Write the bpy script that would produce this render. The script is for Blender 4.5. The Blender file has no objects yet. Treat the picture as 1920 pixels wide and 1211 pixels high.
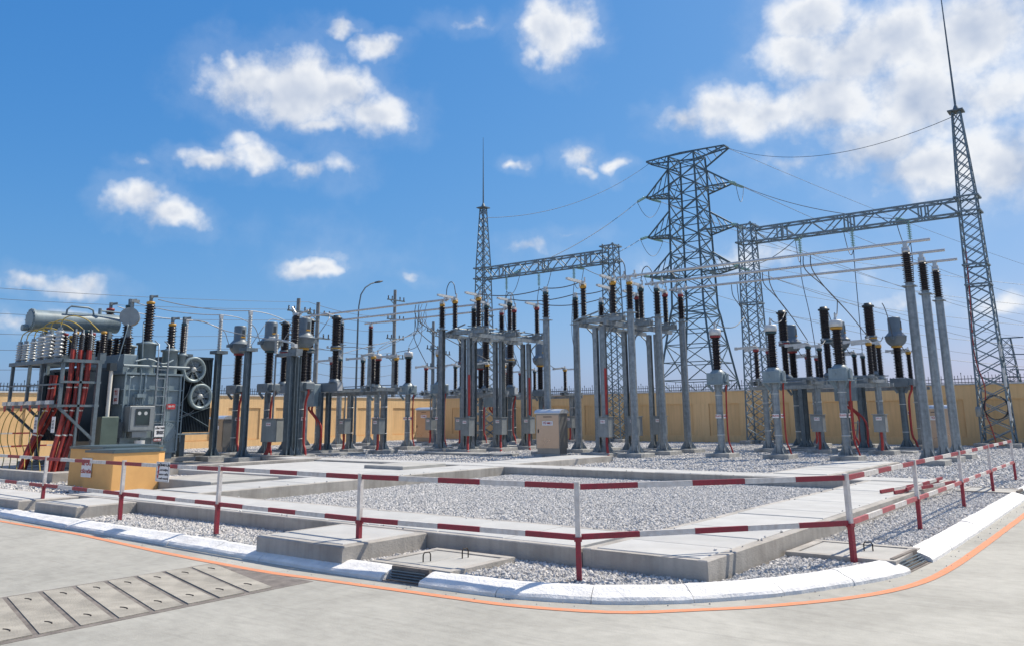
import bpy, math, random
from mathutils import Vector, Matrix, noise
random.seed(11)
S = bpy.context.scene
COL = S.collection
PI = math.pi
R = math.radians

# ------------------------------------------------------------------ camera
cam_d = bpy.data.cameras.new('camera'); cam = bpy.data.objects.new('camera', cam_d); COL.objects.link(cam)
S.camera = cam
cam_d.sensor_fit = 'HORIZONTAL'; cam_d.sensor_width = 36.0
cam_d.lens = 1544.27 / 1920 * 36.0
cam_d.shift_y = -(605.5 - 438.29) / 1920
cam_d.clip_start = 0.05; cam_d.clip_end = 3000
_p, _r, _y = R(12.4078), R(-0.5295), R(-37.574)
_A = Vector((math.cos(_y), math.sin(_y), 0)); _B = Vector((-math.sin(_y), math.cos(_y), 0))
def _w(v): return Vector((v.dot(_A), v.dot(_B), v.z))
_f = Vector((0, math.cos(_p), math.sin(_p))); _u = Vector((0, -math.sin(_p), math.cos(_p))); _x = Vector((1, 0, 0))
_rt = _w(_x * math.cos(_r) + _u * math.sin(_r)); _up = _w(-_x * math.sin(_r) + _u * math.cos(_r)); _f = _w(_f)
M3 = Matrix((_rt, _up, -_f)).transposed()
cam.matrix_world = Matrix.Translation((0, 0, 1.6)) @ M3.to_4x4()

# ------------------------------------------------------------------ world and sun
TO_SUN = Vector((0.27, 0.70, 0.93)).normalized()
SUN_EL = math.asin(TO_SUN.z); SUN_AZ = math.atan2(TO_SUN.x, TO_SUN.y)
W = bpy.data.worlds.new('World'); S.world = W; W.use_nodes = True
nt = W.node_tree; nt.nodes.clear()
def N(t, tree=None, **kw):
    n = (tree or nt).nodes.new(t)
    for k, v in kw.items(): setattr(n, k, v)
    return n
def math_(op, a, b=None, c=None, tree=None, clamp=False):
    T = tree or nt
    n = T.nodes.new('ShaderNodeMath'); n.operation = op; n.use_clamp = clamp
    for i, v in enumerate((a, b, c)):
        if v is None: continue
        if isinstance(v, (int, float)): n.inputs[i].default_value = v
        else: T.links.new(v, n.inputs[i])
    return n.outputs[0]
sky = N('ShaderNodeTexSky', sky_type='NISHITA', sun_disc=False)
sky.sun_elevation = SUN_EL; sky.sun_rotation = SUN_AZ
sky.air_density = 1.0; sky.dust_density = 1.0; sky.ozone_density = 3.0; sky.altitude = 0
tc = N('ShaderNodeTexCoord')
nrm = N('ShaderNodeVectorMath', operation='NORMALIZE'); nt.links.new(tc.outputs['Generated'], nrm.inputs[0])
DIR = nrm.outputs[0]
sep = N('ShaderNodeSeparateXYZ'); nt.links.new(DIR, sep.inputs[0])
az = math_('ARCTAN2', sep.outputs[0], sep.outputs[1]); el = math_('ARCSINE', sep.outputs[2])
def noise_n(vec, scale, detail, rough=0.55, tree=None, dist=0.0):
    T = tree or nt
    n = T.nodes.new('ShaderNodeTexNoise'); n.inputs['Scale'].default_value = scale
    n.inputs['Detail'].default_value = detail; n.inputs['Roughness'].default_value = rough; n.inputs['Distortion'].default_value = dist
    if vec is not None: T.links.new(vec, n.inputs['Vector'])
    return n
warp = noise_n(DIR, 26, 3)
wv = N('ShaderNodeVectorMath', operation='SUBTRACT'); nt.links.new(warp.outputs['Color'], wv.inputs[0]); wv.inputs[1].default_value = (.5, .5, .5)
ws = N('ShaderNodeVectorMath', operation='MULTIPLY'); nt.links.new(wv.outputs[0], ws.inputs[0]); ws.inputs[1].default_value = (.055, .04, 0)
ae = N('ShaderNodeCombineXYZ'); nt.links.new(az, ae.inputs[0]); nt.links.new(el, ae.inputs[1])
aew = N('ShaderNodeVectorMath', operation='ADD'); nt.links.new(ae.outputs[0], aew.inputs[0]); nt.links.new(ws.outputs[0], aew.inputs[1])
# clouds by azimuth / elevation (radians): az, el, half length, half height, tilt, thickness
CL = [(-0.981,0.385,0.06,0.033,-0.07,1),(-0.924,0.381,0.072,0.043,-0.09,1),(-0.871,0.382,0.046,0.031,-0.27,1),(-0.831,0.357,0.056,0.024,-0.29,1),(-1.007,0.401,0.025,0.015,0.12,0.8),(-0.874,0.449,0.028,0.01,-0.08,0.8),(-0.833,0.433,0.03,0.013,-0.1,0.75),(-0.896,0.343,0.059,0.011,-0.02,0.7),(-0.597,0.456,0.042,0.036,-0.04,1),(-0.566,0.467,0.028,0.027,-0.05,0.8),(-0.619,0.432,0.024,0.018,-0.03,0.6),(-1.017,0.29,0.036,0.013,0.0,0.85),(-0.963,0.296,0.034,0.016,-0.01,0.85),(-0.912,0.287,0.022,0.009,0.06,0.5),(-0.983,0.313,0.018,0.007,0.09,0.4),(-1.097,0.239,0.031,0.018,-0.37,0.95),(-1.059,0.226,0.035,0.019,-0.29,1),(-1.189,0.143,0.03,0.009,-0.03,0.75),(-1.149,0.137,0.037,0.012,-0.1,0.85),(-0.898,0.169,0.03,0.012,-0.06,0.9),(-0.777,0.162,0.019,0.006,0.01,0.6),(-0.567,0.304,0.025,0.013,-0.04,0.75),(-0.518,0.294,0.015,0.008,-0.39,0.65),(-0.558,0.288,0.013,0.008,-0.04,0.6),(-0.648,0.301,0.015,0.006,-0.01,0.55),(-0.639,0.199,0.03,0.01,-0.19,0.5),(-0.576,0.215,0.023,0.006,-0.03,0.35),(-0.865,0.29,0.019,0.01,-0.64,0.3),(-0.864,0.187,0.038,0.013,0.03,0.25),(-0.272,0.442,0.06,0.031,-0.18,1),(-0.295,0.399,0.048,0.035,-0.15,1),(-0.23,0.388,0.073,0.046,-0.18,1),(-0.264,0.346,0.075,0.035,-0.15,1),(-0.38,0.351,0.056,0.026,0.14,0.95),(-0.442,0.345,0.039,0.015,0.25,0.85),(-0.337,0.341,0.067,0.024,-0.12,0.9),(-0.177,0.402,0.065,0.05,-0.21,1.1),(-0.112,0.394,0.07,0.059,-0.23,1.1),(-0.174,0.332,0.074,0.045,-0.18,1.1),(-0.223,0.293,0.071,0.032,-0.15,0.9),(-0.171,0.262,0.067,0.034,-0.34,0.95),(-0.104,0.258,0.053,0.05,-0.17,1),(-0.101,0.325,0.054,0.038,-0.2,0.9),(-0.305,0.285,0.053,0.012,-0.11,0.4),(-0.374,0.174,0.048,0.019,-0.06,0.5),(-0.281,0.155,0.034,0.012,-0.07,0.3),(-0.118,0.106,0.028,0.012,-0.07,0.55),(-0.474,0.172,0.025,0.009,-0.04,0.3),(-1.206,0.097,0.022,0.011,0.05,0.7),(-1.156,0.104,0.031,0.009,0.04,0.6),(-1.094,0.278,0.014,0.006,0.11,0.4),(-0.702,0.466,0.028,0.006,-0.3,0.35),(-0.207,0.12,0.031,0.008,-0.07,0.3)]
mask = None; vy = None
for (a, e, sx, sy, rot, st) in CL:
    m = N('ShaderNodeVectorMath', operation='MULTIPLY_ADD'); nt.links.new(aew.outputs[0], m.inputs[0])
    kx, ky = 1 / (sx * 1.3), 1 / (sy * 1.4)
    m.inputs[1].default_value = (kx, ky, 0); m.inputs[2].default_value = (-a * kx, -e * ky, 0)
    ln = N('ShaderNodeVectorMath', operation='LENGTH'); nt.links.new(m.outputs[0], ln.inputs[0])
    v = math_('MULTIPLY_ADD', ln.outputs['Value'], -st, st)
    if st >= .8:
        sy_ = N('ShaderNodeSeparateXYZ'); nt.links.new(m.outputs[0], sy_.inputs[0])
        pv = math_('MAXIMUM', math_('ADD', v, .25), 0.001); pv = math_('MULTIPLY', pv, pv)
        if vy is None: vy = math_('MULTIPLY', pv, sy_.outputs[1]); vw = pv
        else: vy = math_('MULTIPLY_ADD', pv, sy_.outputs[1], vy); vw = math_('ADD', vw, pv)
    mask = v if mask is None else math_('MAXIMUM', mask, v)
# unseen scattered cloud outside the view, its cover raised to add fill light
gen = noise_n(DIR, 5.5, 3)
genv = math_('MULTIPLY_ADD', gen.outputs['Fac'], 5.0, -2.55)
daz = math_('ABSOLUTE', math_('ADD', az, 0.62)); out1 = math_('GREATER_THAN', daz, 0.78)
out2 = math_('GREATER_THAN', el, 0.56)
outm = math_('MAXIMUM', out1, out2)
genv = math_('SUBTRACT', math_('MULTIPLY', math_('ADD', genv, 3.0), outm), 3.0)
mask = math_('MAXIMUM', mask, genv)
fb = noise_n(DIR, 17, 8, 0.58)
fb2v = N('ShaderNodeVectorMath', operation='ADD'); nt.links.new(DIR, fb2v.inputs[0]); fb2v.inputs[1].default_value = tuple(TO_SUN * 0.03)
fb2 = noise_n(fb2v.outputs[0], 17, 3, 0.58)
dens0 = math_('ADD', math_('MULTIPLY', mask, 1.35), math_('MULTIPLY_ADD', fb.outputs['Fac'], 1.7, -0.85))
mr = N('ShaderNodeMapRange', interpolation_type='SMOOTHSTEP'); nt.links.new(dens0, mr.inputs['Value'])
mr.inputs['From Min'].default_value = -0.06; mr.inputs['From Max'].default_value = 1.0
veil = N('ShaderNodeMapRange', interpolation_type='SMOOTHSTEP'); nt.links.new(dens0, veil.inputs['Value'])
veil.inputs['From Min'].default_value = -0.75; veil.inputs['From Max'].default_value = 0.35; veil.inputs['To Max'].default_value = 0.10
dens = math_('MAXIMUM', math_('MULTIPLY', mr.outputs[0], 0.93), veil.outputs[0])
emb = math_('SUBTRACT', fb.outputs['Fac'], fb2.outputs['Fac'])
vyc = math_('MINIMUM', math_('MAXIMUM', math_('DIVIDE', vy, math_('MAXIMUM', vw, .02)), -1.0), 1.0)
lit = math_('ADD', math_('MULTIPLY_ADD', emb, 2.6, 0.72), math_('MULTIPLY', vyc, 0.42), clamp=True)
thick = N('ShaderNodeMapRange', interpolation_type='SMOOTHSTEP'); nt.links.new(dens0, thick.inputs['Value'])
thick.inputs['From Min'].default_value = 0.75; thick.inputs['From Max'].default_value = 1.6
thick.inputs['To Min'].default_value = 1.0; thick.inputs['To Max'].default_value = 0.35
lit = math_('MULTIPLY', lit, thick.outputs[0])
ccol = N('ShaderNodeMix', data_type='RGBA'); nt.links.new(lit, ccol.inputs[0])
ccol.inputs[6].default_value = (2.9, 3.35, 4.2, 1); ccol.inputs[7].default_value = (5.7, 5.75, 5.8, 1)
ss = N('ShaderNodeSeparateColor'); nt.links.new(sky.outputs[0], ss.inputs[0])
sc_ = N('ShaderNodeCombineColor')
for i_, (k_, g_) in enumerate(((.27, 1.28), (.86, .70), (2.15, .40))):      # hazy tropical sky: flatter towards the horizon
    nt.links.new(math_('MULTIPLY', math_('POWER', ss.outputs[i_], g_), k_), sc_.inputs[i_])
fin = N('ShaderNodeMix', data_type='RGBA'); nt.links.new(dens, fin.inputs[0]); nt.links.new(sc_.outputs[0], fin.inputs[6]); nt.links.new(ccol.outputs[2], fin.inputs[7])
bg = N('ShaderNodeBackground'); bg.inputs['Strength'].default_value = 0.12; nt.links.new(fin.outputs[2], bg.inputs['Color'])
W.cycles.sampling_method = 'MANUAL'; W.cycles.sample_map_resolution = 256
wo = N('ShaderNodeOutputWorld'); nt.links.new(bg.outputs[0], wo.inputs['Surface'])

sun_d = bpy.data.lights.new('sun', 'SUN'); sun = bpy.data.objects.new('sun', sun_d); COL.objects.link(sun)
sun_d.energy = 4.2; sun_d.angle = R(0.55); sun_d.color = (1.0, 0.915, 0.78)
sun.rotation_euler = (-TO_SUN).to_track_quat('-Z', 'Y').to_euler(); sun.location = (0, 0, 30)

S.view_settings.view_transform = 'Standard'; S.view_settings.look = 'None'
S.view_settings.exposure = 0.5; S.view_settings.gamma = 1.0; S.view_settings.use_curve_mapping = False
S.render.engine = 'CYCLES'
try:
    S.cycles.max_bounces = 4; S.cycles.diffuse_bounces = 3; S.cycles.glossy_bounces = 2; S.cycles.use_denoising = True; S.cycles.use_adaptive_sampling = True; S.cycles.adaptive_threshold = 0.015
except Exception: pass

# ------------------------------------------------------------------ materials
MATS = {}
def mat(name, col, rough=0.6, metal=0.0, var=0.12, scale=3.0, bump=0.0, bscale=40.0, col2=None, spec=0.5, streak=0.0, rnd=0.0, detail=5):
    m = bpy.data.materials.new(name); m.use_nodes = True; T = m.node_tree
    b = T.nodes['Principled BSDF']; b.inputs['Roughness'].default_value = rough; b.inputs['Metallic'].default_value = metal
    b.inputs['Specular IOR Level'].default_value = spec
    co = T.nodes.new('ShaderNodeTexCoord')
    vec = co.outputs['Object']
    n = noise_n(vec, scale, detail, 0.6, T)
    c2 = col2 if col2 else tuple(max(0, c * (1 - var * 2.2)) for c in col)
    mx = T.nodes.new('ShaderNodeMix'); mx.data_type = 'RGBA'
    mrn = T.nodes.new('ShaderNodeMapRange'); T.links.new(n.outputs['Fac'], mrn.inputs['Value'])
    mrn.inputs['From Min'].default_value = 0.33; mrn.inputs['From Max'].default_value = 0.67
    T.links.new(mrn.outputs[0], mx.inputs[0])
    mx.inputs[6].default_value = (*c2, 1); mx.inputs[7].default_value = (*[min(1, c * (1 + var * .5)) for c in col], 1)
    out = mx.outputs[2]
    if streak:
        mp = T.nodes.new('ShaderNodeMapping'); T.links.new(vec, mp.inputs['Vector']); mp.inputs['Scale'].default_value = (1, 1, .06)
        sn = noise_n(mp.outputs[0], 9, 4, 0.6, T)
        sr = T.nodes.new('ShaderNodeMapRange'); T.links.new(sn.outputs['Fac'], sr.inputs['Value'])
        sr.inputs['From Min'].default_value = .42; sr.inputs['From Max'].default_value = .75
        sr.inputs['To Min'].default_value = 1.0; sr.inputs['To Max'].default_value = 1 - streak
        vm = T.nodes.new('ShaderNodeVectorMath'); vm.operation = 'SCALE'; T.links.new(out, vm.inputs[0]); T.links.new(sr.outputs[0], vm.inputs['Scale'])
        out = vm.outputs[0]
    if rnd:
        oi = T.nodes.new('ShaderNodeObjectInfo')
        k = math_('MULTIPLY_ADD', oi.outputs['Random'], rnd * 2, 1 - rnd, tree=T)
        vm = T.nodes.new('ShaderNodeVectorMath'); vm.operation = 'SCALE'; T.links.new(out, vm.inputs[0]); T.links.new(k, vm.inputs['Scale'])
        out = vm.outputs[0]
    T.links.new(out, b.inputs['Base Color'])
    rr = math_('MULTIPLY_ADD', n.outputs['Fac'], 0.25, rough - .12, tree=T, clamp=True); T.links.new(rr, b.inputs['Roughness'])
    if bump:
        bn = noise_n(vec, bscale, 6, 0.6, T)
        bp = T.nodes.new('ShaderNodeBump'); bp.inputs['Strength'].default_value = bump; bp.inputs['Distance'].default_value = 0.02
        T.links.new(bn.outputs['Fac'], bp.inputs['Height']); T.links.new(bp.outputs[0], b.inputs['Normal'])
    MATS[name] = m
    return m
mat('galv', (.29, .325, .345), .42, .5, .14, 7, streak=.30, rnd=.10)
mat('galv_dark', (.15, .19, .215), .48, .35, .12, 6, streak=.25, rnd=.08)
mat('lattice', (.19, .25, .29), .5, .3, .12, 4)
mat('lattice_far', (.10, .155, .19), .55, .2, .12, 4)
mat('grey_paint', (.22, .285, .315), .42, .05, .10, 2, streak=.18)
mat('box_grey', (.27, .295, .30), .4, .2, .07, 3, streak=.15, rnd=.06)
mat('ct_grey', (.145, .18, .205), .45, .05, .06, 4)
mat('dark_paint', (.035, .048, .058), .45, .1, .1, 3)
mat('porcelain', (.020, .016, .020), .28, 0, .2, 4)
mat('porcelain_grey', (.42, .45, .46), .3, 0, .06, 4)
mat('glass_ins', (.30, .50, .47), .15, 0, .1, 6)
mat('alu', (.52, .53, .53), .4, .55, .06, 5)
mat('alu_white', (.58, .59, .58), .45, .2, .06, 5)
mat('ring_yellow', (.50, .27, .04), .5, 0, .08, 4)
mat('ring_red', (.26, .035, .035), .5, 0, .08, 4)
mat('ring_green', (.03, .07, .08), .5, 0, .08, 4)
mat('conduit_red', (.40, .035, .03), .45, 0, .15, 5)
mat('cable_red', (.29, .032, .025), .5, 0, .2, 5)
mat('cable_yellow', (.50, .36, .06), .5, 0, .2, 6)
mat('cable_black', (.03, .03, .035), .5, 0, .2, 6)
mat('wire', (.12, .13, .14), .5, .4, .1, 6)
mat('wire_light', (.30, .31, .32), .45, .5, .1, 6)
mat('concrete', (.41, .40, .37), .85, 0, .14, 2.5, bump=.25, bscale=60, col2=(.33, .325, .305), rnd=.05)
mat('concrete_wall', (.42, .395, .36), .85, 0, .2, 1.7, bump=.35, bscale=45, col2=(.30, .28, .25), streak=.2)
mat('slab', (.455, .455, .44), .85, 0, .06, 2.2, bump=.2, bscale=70, rnd=.05)
mat('plinth', (.36, .36, .345), .9, 0, .15, 4, bump=.3, bscale=50, rnd=.06)
mat('kerb_white', (.78, .77, .75), .85, 0, .04, 5, bump=.7, bscale=30, col2=(.64, .63, .61), detail=8)
mat('wall_yellow', (.84, .56, .28), .85, 0, .05, .6, bump=.15, bscale=30, col2=(.79, .515, .25), streak=.14)
mat('wall_plain', (.80, .515, .25), .85, 0, .05, .8, bump=.15, bscale=30, col2=(.74, .47, .22), streak=.16)
mat('coping', (.62, .62, .60), .8, 0, .08, 3)
mat('sand_yellow', (.80, .45, .16), .8, 0, .05, 3, bump=.15, bscale=40, col2=(.74, .40, .14))
mat('lid_green', (.09, .13, .14), .4, .2, .1, 4)
mat('fence_red', (.30, .022, .04), .5, 0, .12, 16, col2=(.22, .03, .04), detail=9, bump=.3, bscale=40)
mat('fence_pink', (.42, .10, .11), .55, 0, .12, 6)
mat('fence_white', (.66, .635, .60), .55, 0, .07, 14, col2=(.52, .48, .44), detail=9, bump=.3, bscale=40)
mat('orange_paint', (.68, .225, .095), .85, 0, .1, 11, col2=(.50, .25, .15), bump=.3, bscale=60, detail=9)
mat('stainless', (.50, .38, .29), .30, .8, .04, 2)
mat('stainless_dark', (.30, .29, .27), .35, .7, .06, 2)
mat('stainless_top', (.66, .68, .70), .35, .7, .05, 3)
mat('sign_white', (.78, .77, .76), .5, 0, .03, 5)
mat('sign_red', (.42, .03, .03), .5, 0, .05, 5)
mat('ink', (.03, .03, .035), .6, 0, .05, 5)
mat('radiator', (.030, .045, .058), .4, .15, .1, 3)
mat('fan_grey', (.24, .30, .315), .4, .2, .06, 4)
mat('green_box', (.085, .12, .10), .45, .1, .08, 3)
mat('iron', (.06, .05, .045), .7, .5, .2, 8)
mat('glass_dark', (.03, .05, .055), .08, 0, .1, 4)
mat('pole_concrete', (.24, .25, .25), .85, 0, .1, 3)
mat('white_pipe', (.68, .66, .60), .5, 0, .06, 4)
mat('earth', (.20, .19, .15), .95, 0, .3, .05, bump=.3, bscale=2)
mat('cover_edge', (.21, .185, .165), .9, 0, .2, 6, bump=.4, bscale=60)
mat('cover_conc', (.36, .335, .285), .9, 0, .16, 3, bump=.4, bscale=50, rnd=.06)
mat('rust_rail', (.11, .095, .085), .7, .4, .2, 8)

def gravel_mat(name, stone):
    m = bpy.data.materials.new(name); m.use_nodes = True; T = m.node_tree; b = T.nodes['Principled BSDF']
    b.inputs['Roughness'].default_value = .85
    co = T.nodes.new('ShaderNodeTexCoord')
    r = T.nodes.new('ShaderNodeValToRGB'); e = r.color_ramp.elements
    e[0].position = 0; e[0].color = (.32, .31, .30, 1); e[1].position = 1; e[1].color = (.64, .625, .60, 1)
    x = r.color_ramp.elements.new(.35); x.color = (.47, .46, .44, 1)
    x = r.color_ramp.elements.new(.8); x.color = (.56, .535, .505, 1)
    if stone:
        oi = T.nodes.new('ShaderNodeObjectInfo'); T.links.new(oi.outputs['Random'], r.inputs[0])
        n = noise_n(co.outputs['Object'], 3, 3, .6, T)
        vm = T.nodes.new('ShaderNodeVectorMath'); vm.operation = 'SCALE'; T.links.new(r.outputs[0], vm.inputs[0])
        T.links.new(math_('MULTIPLY_ADD', n.outputs['Fac'], .5, .75, tree=T), vm.inputs['Scale'])
        T.links.new(vm.outputs[0], b.inputs['Base Color'])
    else:
        v = T.nodes.new('ShaderNodeTexVoronoi'); v.inputs['Scale'].default_value = 17; T.links.new(co.outputs['Object'], v.inputs['Vector'])
        sp = T.nodes.new('ShaderNodeSeparateColor'); T.links.new(v.outputs['Color'], sp.inputs[0])
        T.links.new(sp.outputs[0], r.inputs[0])
        T.links.new(r.outputs[0], b.inputs['Base Color'])
        n = noise_n(co.outputs['Object'], 60, 4, .6, T)
        h = math_('ADD', math_('MULTIPLY', v.outputs['Distance'], -1.0, tree=T), math_('MULTIPLY', n.outputs['Fac'], .3, tree=T), tree=T)
        bp = T.nodes.new('ShaderNodeBump'); bp.inputs['Strength'].default_value = 1.0; bp.inputs['Distance'].default_value = .05
        T.links.new(h, bp.inputs['Height']); T.links.new(bp.outputs[0], b.inputs['Normal'])
    MATS[name] = m
gravel_mat('gravel_stone', True); gravel_mat('gravel_bed', False)

def road_mat():
    m = bpy.data.materials.new('road_concrete'); m.use_nodes = True; T = m.node_tree; b = T.nodes['Principled BSDF']
    co = T.nodes.new('ShaderNodeTexCoord'); v = co.outputs['Object']
    n1 = noise_n(v, .55, 6, .62, T, .6); n2 = noise_n(v, 7, 6, .65, T)
    mp = T.nodes.new('ShaderNodeMapping'); T.links.new(v, mp.inputs['Vector']); mp.inputs['Rotation'].default_value = (0, 0, .5); mp.inputs['Scale'].default_value = (.5, 4.5, 1)
    n3 = noise_n(mp.outputs[0], 2.2, 6, .65, T, .8)
    n4 = noise_n(v, 55, 3, .5, T)
    r = T.nodes.new('ShaderNodeValToRGB'); e = r.color_ramp.elements
    e[0].position = .36; e[0].color = (.25, .242, .212, 1); e[1].position = .66; e[1].color = (.455, .442, .392, 1)
    k = math_('ADD', math_('MULTIPLY', n1.outputs['Fac'], .5, tree=T), math_('ADD', math_('MULTIPLY', n2.outputs['Fac'], .25, tree=T), math_('MULTIPLY', n3.outputs['Fac'], .25, tree=T), tree=T), tree=T)
    T.links.new(k, r.inputs[0])
    # dark specks and scuffs
    sp = T.nodes.new('ShaderNodeMapRange'); T.links.new(n3.outputs['Fac'], sp.inputs['Value'])
    sp.inputs['From Min'].default_value = .54; sp.inputs['From Max'].default_value = .74; sp.inputs['To Min'].default_value = 1; sp.inputs['To Max'].default_value = .72
    s4 = T.nodes.new('ShaderNodeMapRange'); T.links.new(n4.outputs['Fac'], s4.inputs['Value'])
    s4.inputs['From Min'].default_value = .70; s4.inputs['From Max'].default_value = .80; s4.inputs['To Min'].default_value = 1; s4.inputs['To Max'].default_value = .55
    vm = T.nodes.new('ShaderNodeVectorMath'); vm.operation = 'SCALE'; T.links.new(r.outputs[0], vm.inputs[0])
    T.links.new(math_('MULTIPLY', sp.outputs[0], s4.outputs[0], tree=T), vm.inputs['Scale'])
    T.links.new(vm.outputs[0], b.inputs['Base Color']); b.inputs['Roughness'].default_value = .8
    bp = T.nodes.new('ShaderNodeBump'); bp.inputs['Strength'].default_value = .25; bp.inputs['Distance'].default_value = .01
    T.links.new(math_('ADD', n2.outputs['Fac'], n4.outputs['Fac'], tree=T), bp.inputs['Height']); T.links.new(bp.outputs[0], b.inputs['Normal'])
    MATS['road_concrete'] = m
road_mat()

# ------------------------------------------------------------------ mesh builder
class MB:
    def __init__(s): s.v = []; s.f = []; s.mi = []; s.sm = []
    def add(s, vs, fs, mi=0, sm=False):
        o = len(s.v); s.v += [tuple(v) for v in vs]
        for f in fs: s.f.append(tuple(i + o for i in f)); s.mi.append(mi); s.sm.append(sm)
        return s
    def box(s, c, d, rz=0.0, mi=0, ch=0.0):
        hx, hy, hz = d[0] / 2, d[1] / 2, d[2] / 2; cs, sn = math.cos(rz), math.sin(rz)
        def P(x, y, z): return (c[0] + x * cs - y * sn, c[1] + x * sn + y * cs, c[2] + z)
        if ch <= 0:
            vs = [P(x, y, z) for z in (-hz, hz) for x, y in ((-hx, -hy), (hx, -hy), (hx, hy), (-hx, hy))]
            return s.add(vs, [(3, 2, 1, 0), (4, 5, 6, 7), (0, 1, 5, 4), (1, 2, 6, 5), (2, 3, 7, 6), (3, 0, 4, 7)], mi)
        vs = [P(x, y, z) for z, k in ((-hz, 0), (hz - ch, 0), (hz, ch)) for x, y in ((-hx + k, -hy + k), (hx - k, -hy + k), (hx - k, hy - k), (-hx + k, hy - k))]
        fs = [(3, 2, 1, 0), (8, 9, 10, 11)]
        for b in (0, 4):
            fs += [(b + i, b + (i + 1) % 4, b + 4 + (i + 1) % 4, b + 4 + i) for i in range(4)]
        return s.add(vs, fs, mi)
    def b2(s, x0, x1, y0, y1, z0, z1, mi=0, ch=0.0):
        return s.box(((x0 + x1) / 2, (y0 + y1) / 2, (z0 + z1) / 2), (x1 - x0, y1 - y0, z1 - z0), 0, mi, ch)
    def bar(s, p, q, w, h=None, mi=0):
        h = h or w; p = Vector(p); q = Vector(q); d = (q - p).normalized()
        a = d.cross(Vector((0, 0, 1)))
        if a.length < 1e-3: a = Vector((1, 0, 0))
        a.normalize(); b = a.cross(d)
        vs = [e + a * x * w / 2 + b * y * h / 2 for e in (p, q) for x, y in ((-1, -1), (1, -1), (1, 1), (-1, 1))]
        return s.add(vs, [(3, 2, 1, 0), (4, 5, 6, 7), (0, 1, 5, 4), (1, 2, 6, 5), (2, 3, 7, 6), (3, 0, 4, 7)], mi)
    def cyl(s, p, q, r, r2=None, n=12, mi=0, caps=True):
        r2 = r if r2 is None else r2; p = Vector(p); q = Vector(q); d = (q - p).normalized()
        a = d.cross(Vector((0, 0, 1)))
        if a.length < 1e-3: a = Vector((1, 0, 0))
        a.normalize(); b = d.cross(a)
        vs = [e + (a * math.cos(t) + b * math.sin(t)) * rr for e, rr in ((p, r), (q, r2)) for t in [2 * PI * i / n for i in range(n)]]
        s.add(vs, [(i, (i + 1) % n, n + (i + 1) % n, n + i) for i in range(n)], mi, n > 8)
        if caps: s.add(vs, [tuple(range(n - 1, -1, -1)), tuple(range(n, 2 * n))], mi)
        return s
    def lathe(s, pr, n=16, c=(0, 0, 0), mi=0, sm=True):
        vs = [(c[0] + r * math.cos(2 * PI * i / n), c[1] + r * math.sin(2 * PI * i / n), c[2] + z) for r, z in pr for i in range(n)]
        fs = [(k * n + i, k * n + (i + 1) % n, (k + 1) * n + (i + 1) % n, (k + 1) * n + i) for k in range(len(pr) - 1) for i in range(n)]
        s.add(vs, fs, mi, sm)
        if pr[0][0] > .001: s.add(vs[:n], [tuple(range(n - 1, -1, -1))], mi)
        if pr[-1][0] > .001: s.add(vs[-n:], [tuple(range(n))], mi)
        return s
    def tube(s, pts, r, n=6, mi=0):
        pts = [Vector(p) for p in pts]; rings = []
        up = None
        for i, p in enumerate(pts):
            d = (pts[min(i + 1, len(pts) - 1)] - pts[max(i - 1, 0)]).normalized()
            if up is None:
                up = Vector((0, 0, 1)) if abs(d.z) < .9 else Vector((1, 0, 0))
            a = d.cross(up)
            if a.length < 1e-4: a = d.orthogonal()
            a.normalize(); b = a.cross(d); up = b
            rings += [p + (a * math.cos(2 * PI * k / n) + b * math.sin(2 * PI * k / n)) * r for k in range(n)]
        fs = [(j * n + k, j * n + (k + 1) % n, (j + 1) * n + (k + 1) % n, (j + 1) * n + k) for j in range(len(pts) - 1) for k in range(n)]
        s.add(rings, fs, mi, True)
        s.add(rings, [tuple(range(n)), tuple(range(len(rings) - 1, len(rings) - 1 - n, -1))], mi)
        return s
    def prism(s, poly, z0, z1, mi=0):
        n = len(poly); vs = [(x, y, z0) for x, y in poly] + [(x, y, z1) for x, y in poly]
        return s.add(vs, [tuple(range(n - 1, -1, -1)), tuple(range(n, 2 * n))] + [(i, (i + 1) % n, n + (i + 1) % n, n + i) for i in range(n)], mi)
    def mesh(s, name, *mats):
        me = bpy.data.meshes.new(name); me.from_pydata(s.v, [], s.f)
        for m in mats: me.materials.append(MATS[m])
        me.polygons.foreach_set('material_index', s.mi); me.polygons.foreach_set('use_smooth', s.sm)
        me.update(); return me
CACHE = {}
def cached(key, fn):
    if key not in CACHE: CACHE[key] = fn()
    return CACHE[key]
def obj(name, me, parent=None, loc=(0, 0, 0), rz=0.0, label=None):
    o = bpy.data.objects.new(name, me); COL.objects.link(o); o.location = loc; o.rotation_euler = (0, 0, rz)
    if parent is not None: o.parent = parent
    if label: o['label'] = label
    return o
def tag(o, label, cat, group=None):
    o['label'] = label; o['category'] = cat
    if group: o['group'] = group
    return o
def thing(name, label, cat, loc=(0, 0, 0), rz=0.0, group=None):
    o = bpy.data.objects.new(name, None); COL.objects.link(o); o.location = loc; o.rotation_euler = (0, 0, rz); o.empty_display_size = .2
    return tag(o, label, cat, group)
def struct(name, me, kind='structure', loc=(0, 0, 0)):
    o = obj(name, me, None, loc); o['kind'] = kind; return o
def stuff(o): o['kind'] = 'stuff'; return o
def text_mesh(txt, size, m, bold=0.0):
    cu = bpy.data.curves.new('t', 'FONT'); cu.body = txt; cu.size = size; cu.align_x = 'CENTER'; cu.align_y = 'CENTER'; cu.extrude = .0015; cu.offset = bold
    cu.space_line = .95; cu.resolution_u = 2
    o = bpy.data.objects.new('t', cu); COL.objects.link(o)
    me = bpy.data.meshes.new_from_object(o.evaluated_get(bpy.context.evaluated_depsgraph_get()))
    bpy.data.objects.remove(o); me.materials.clear(); me.materials.append(MATS[m]); return me
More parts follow.
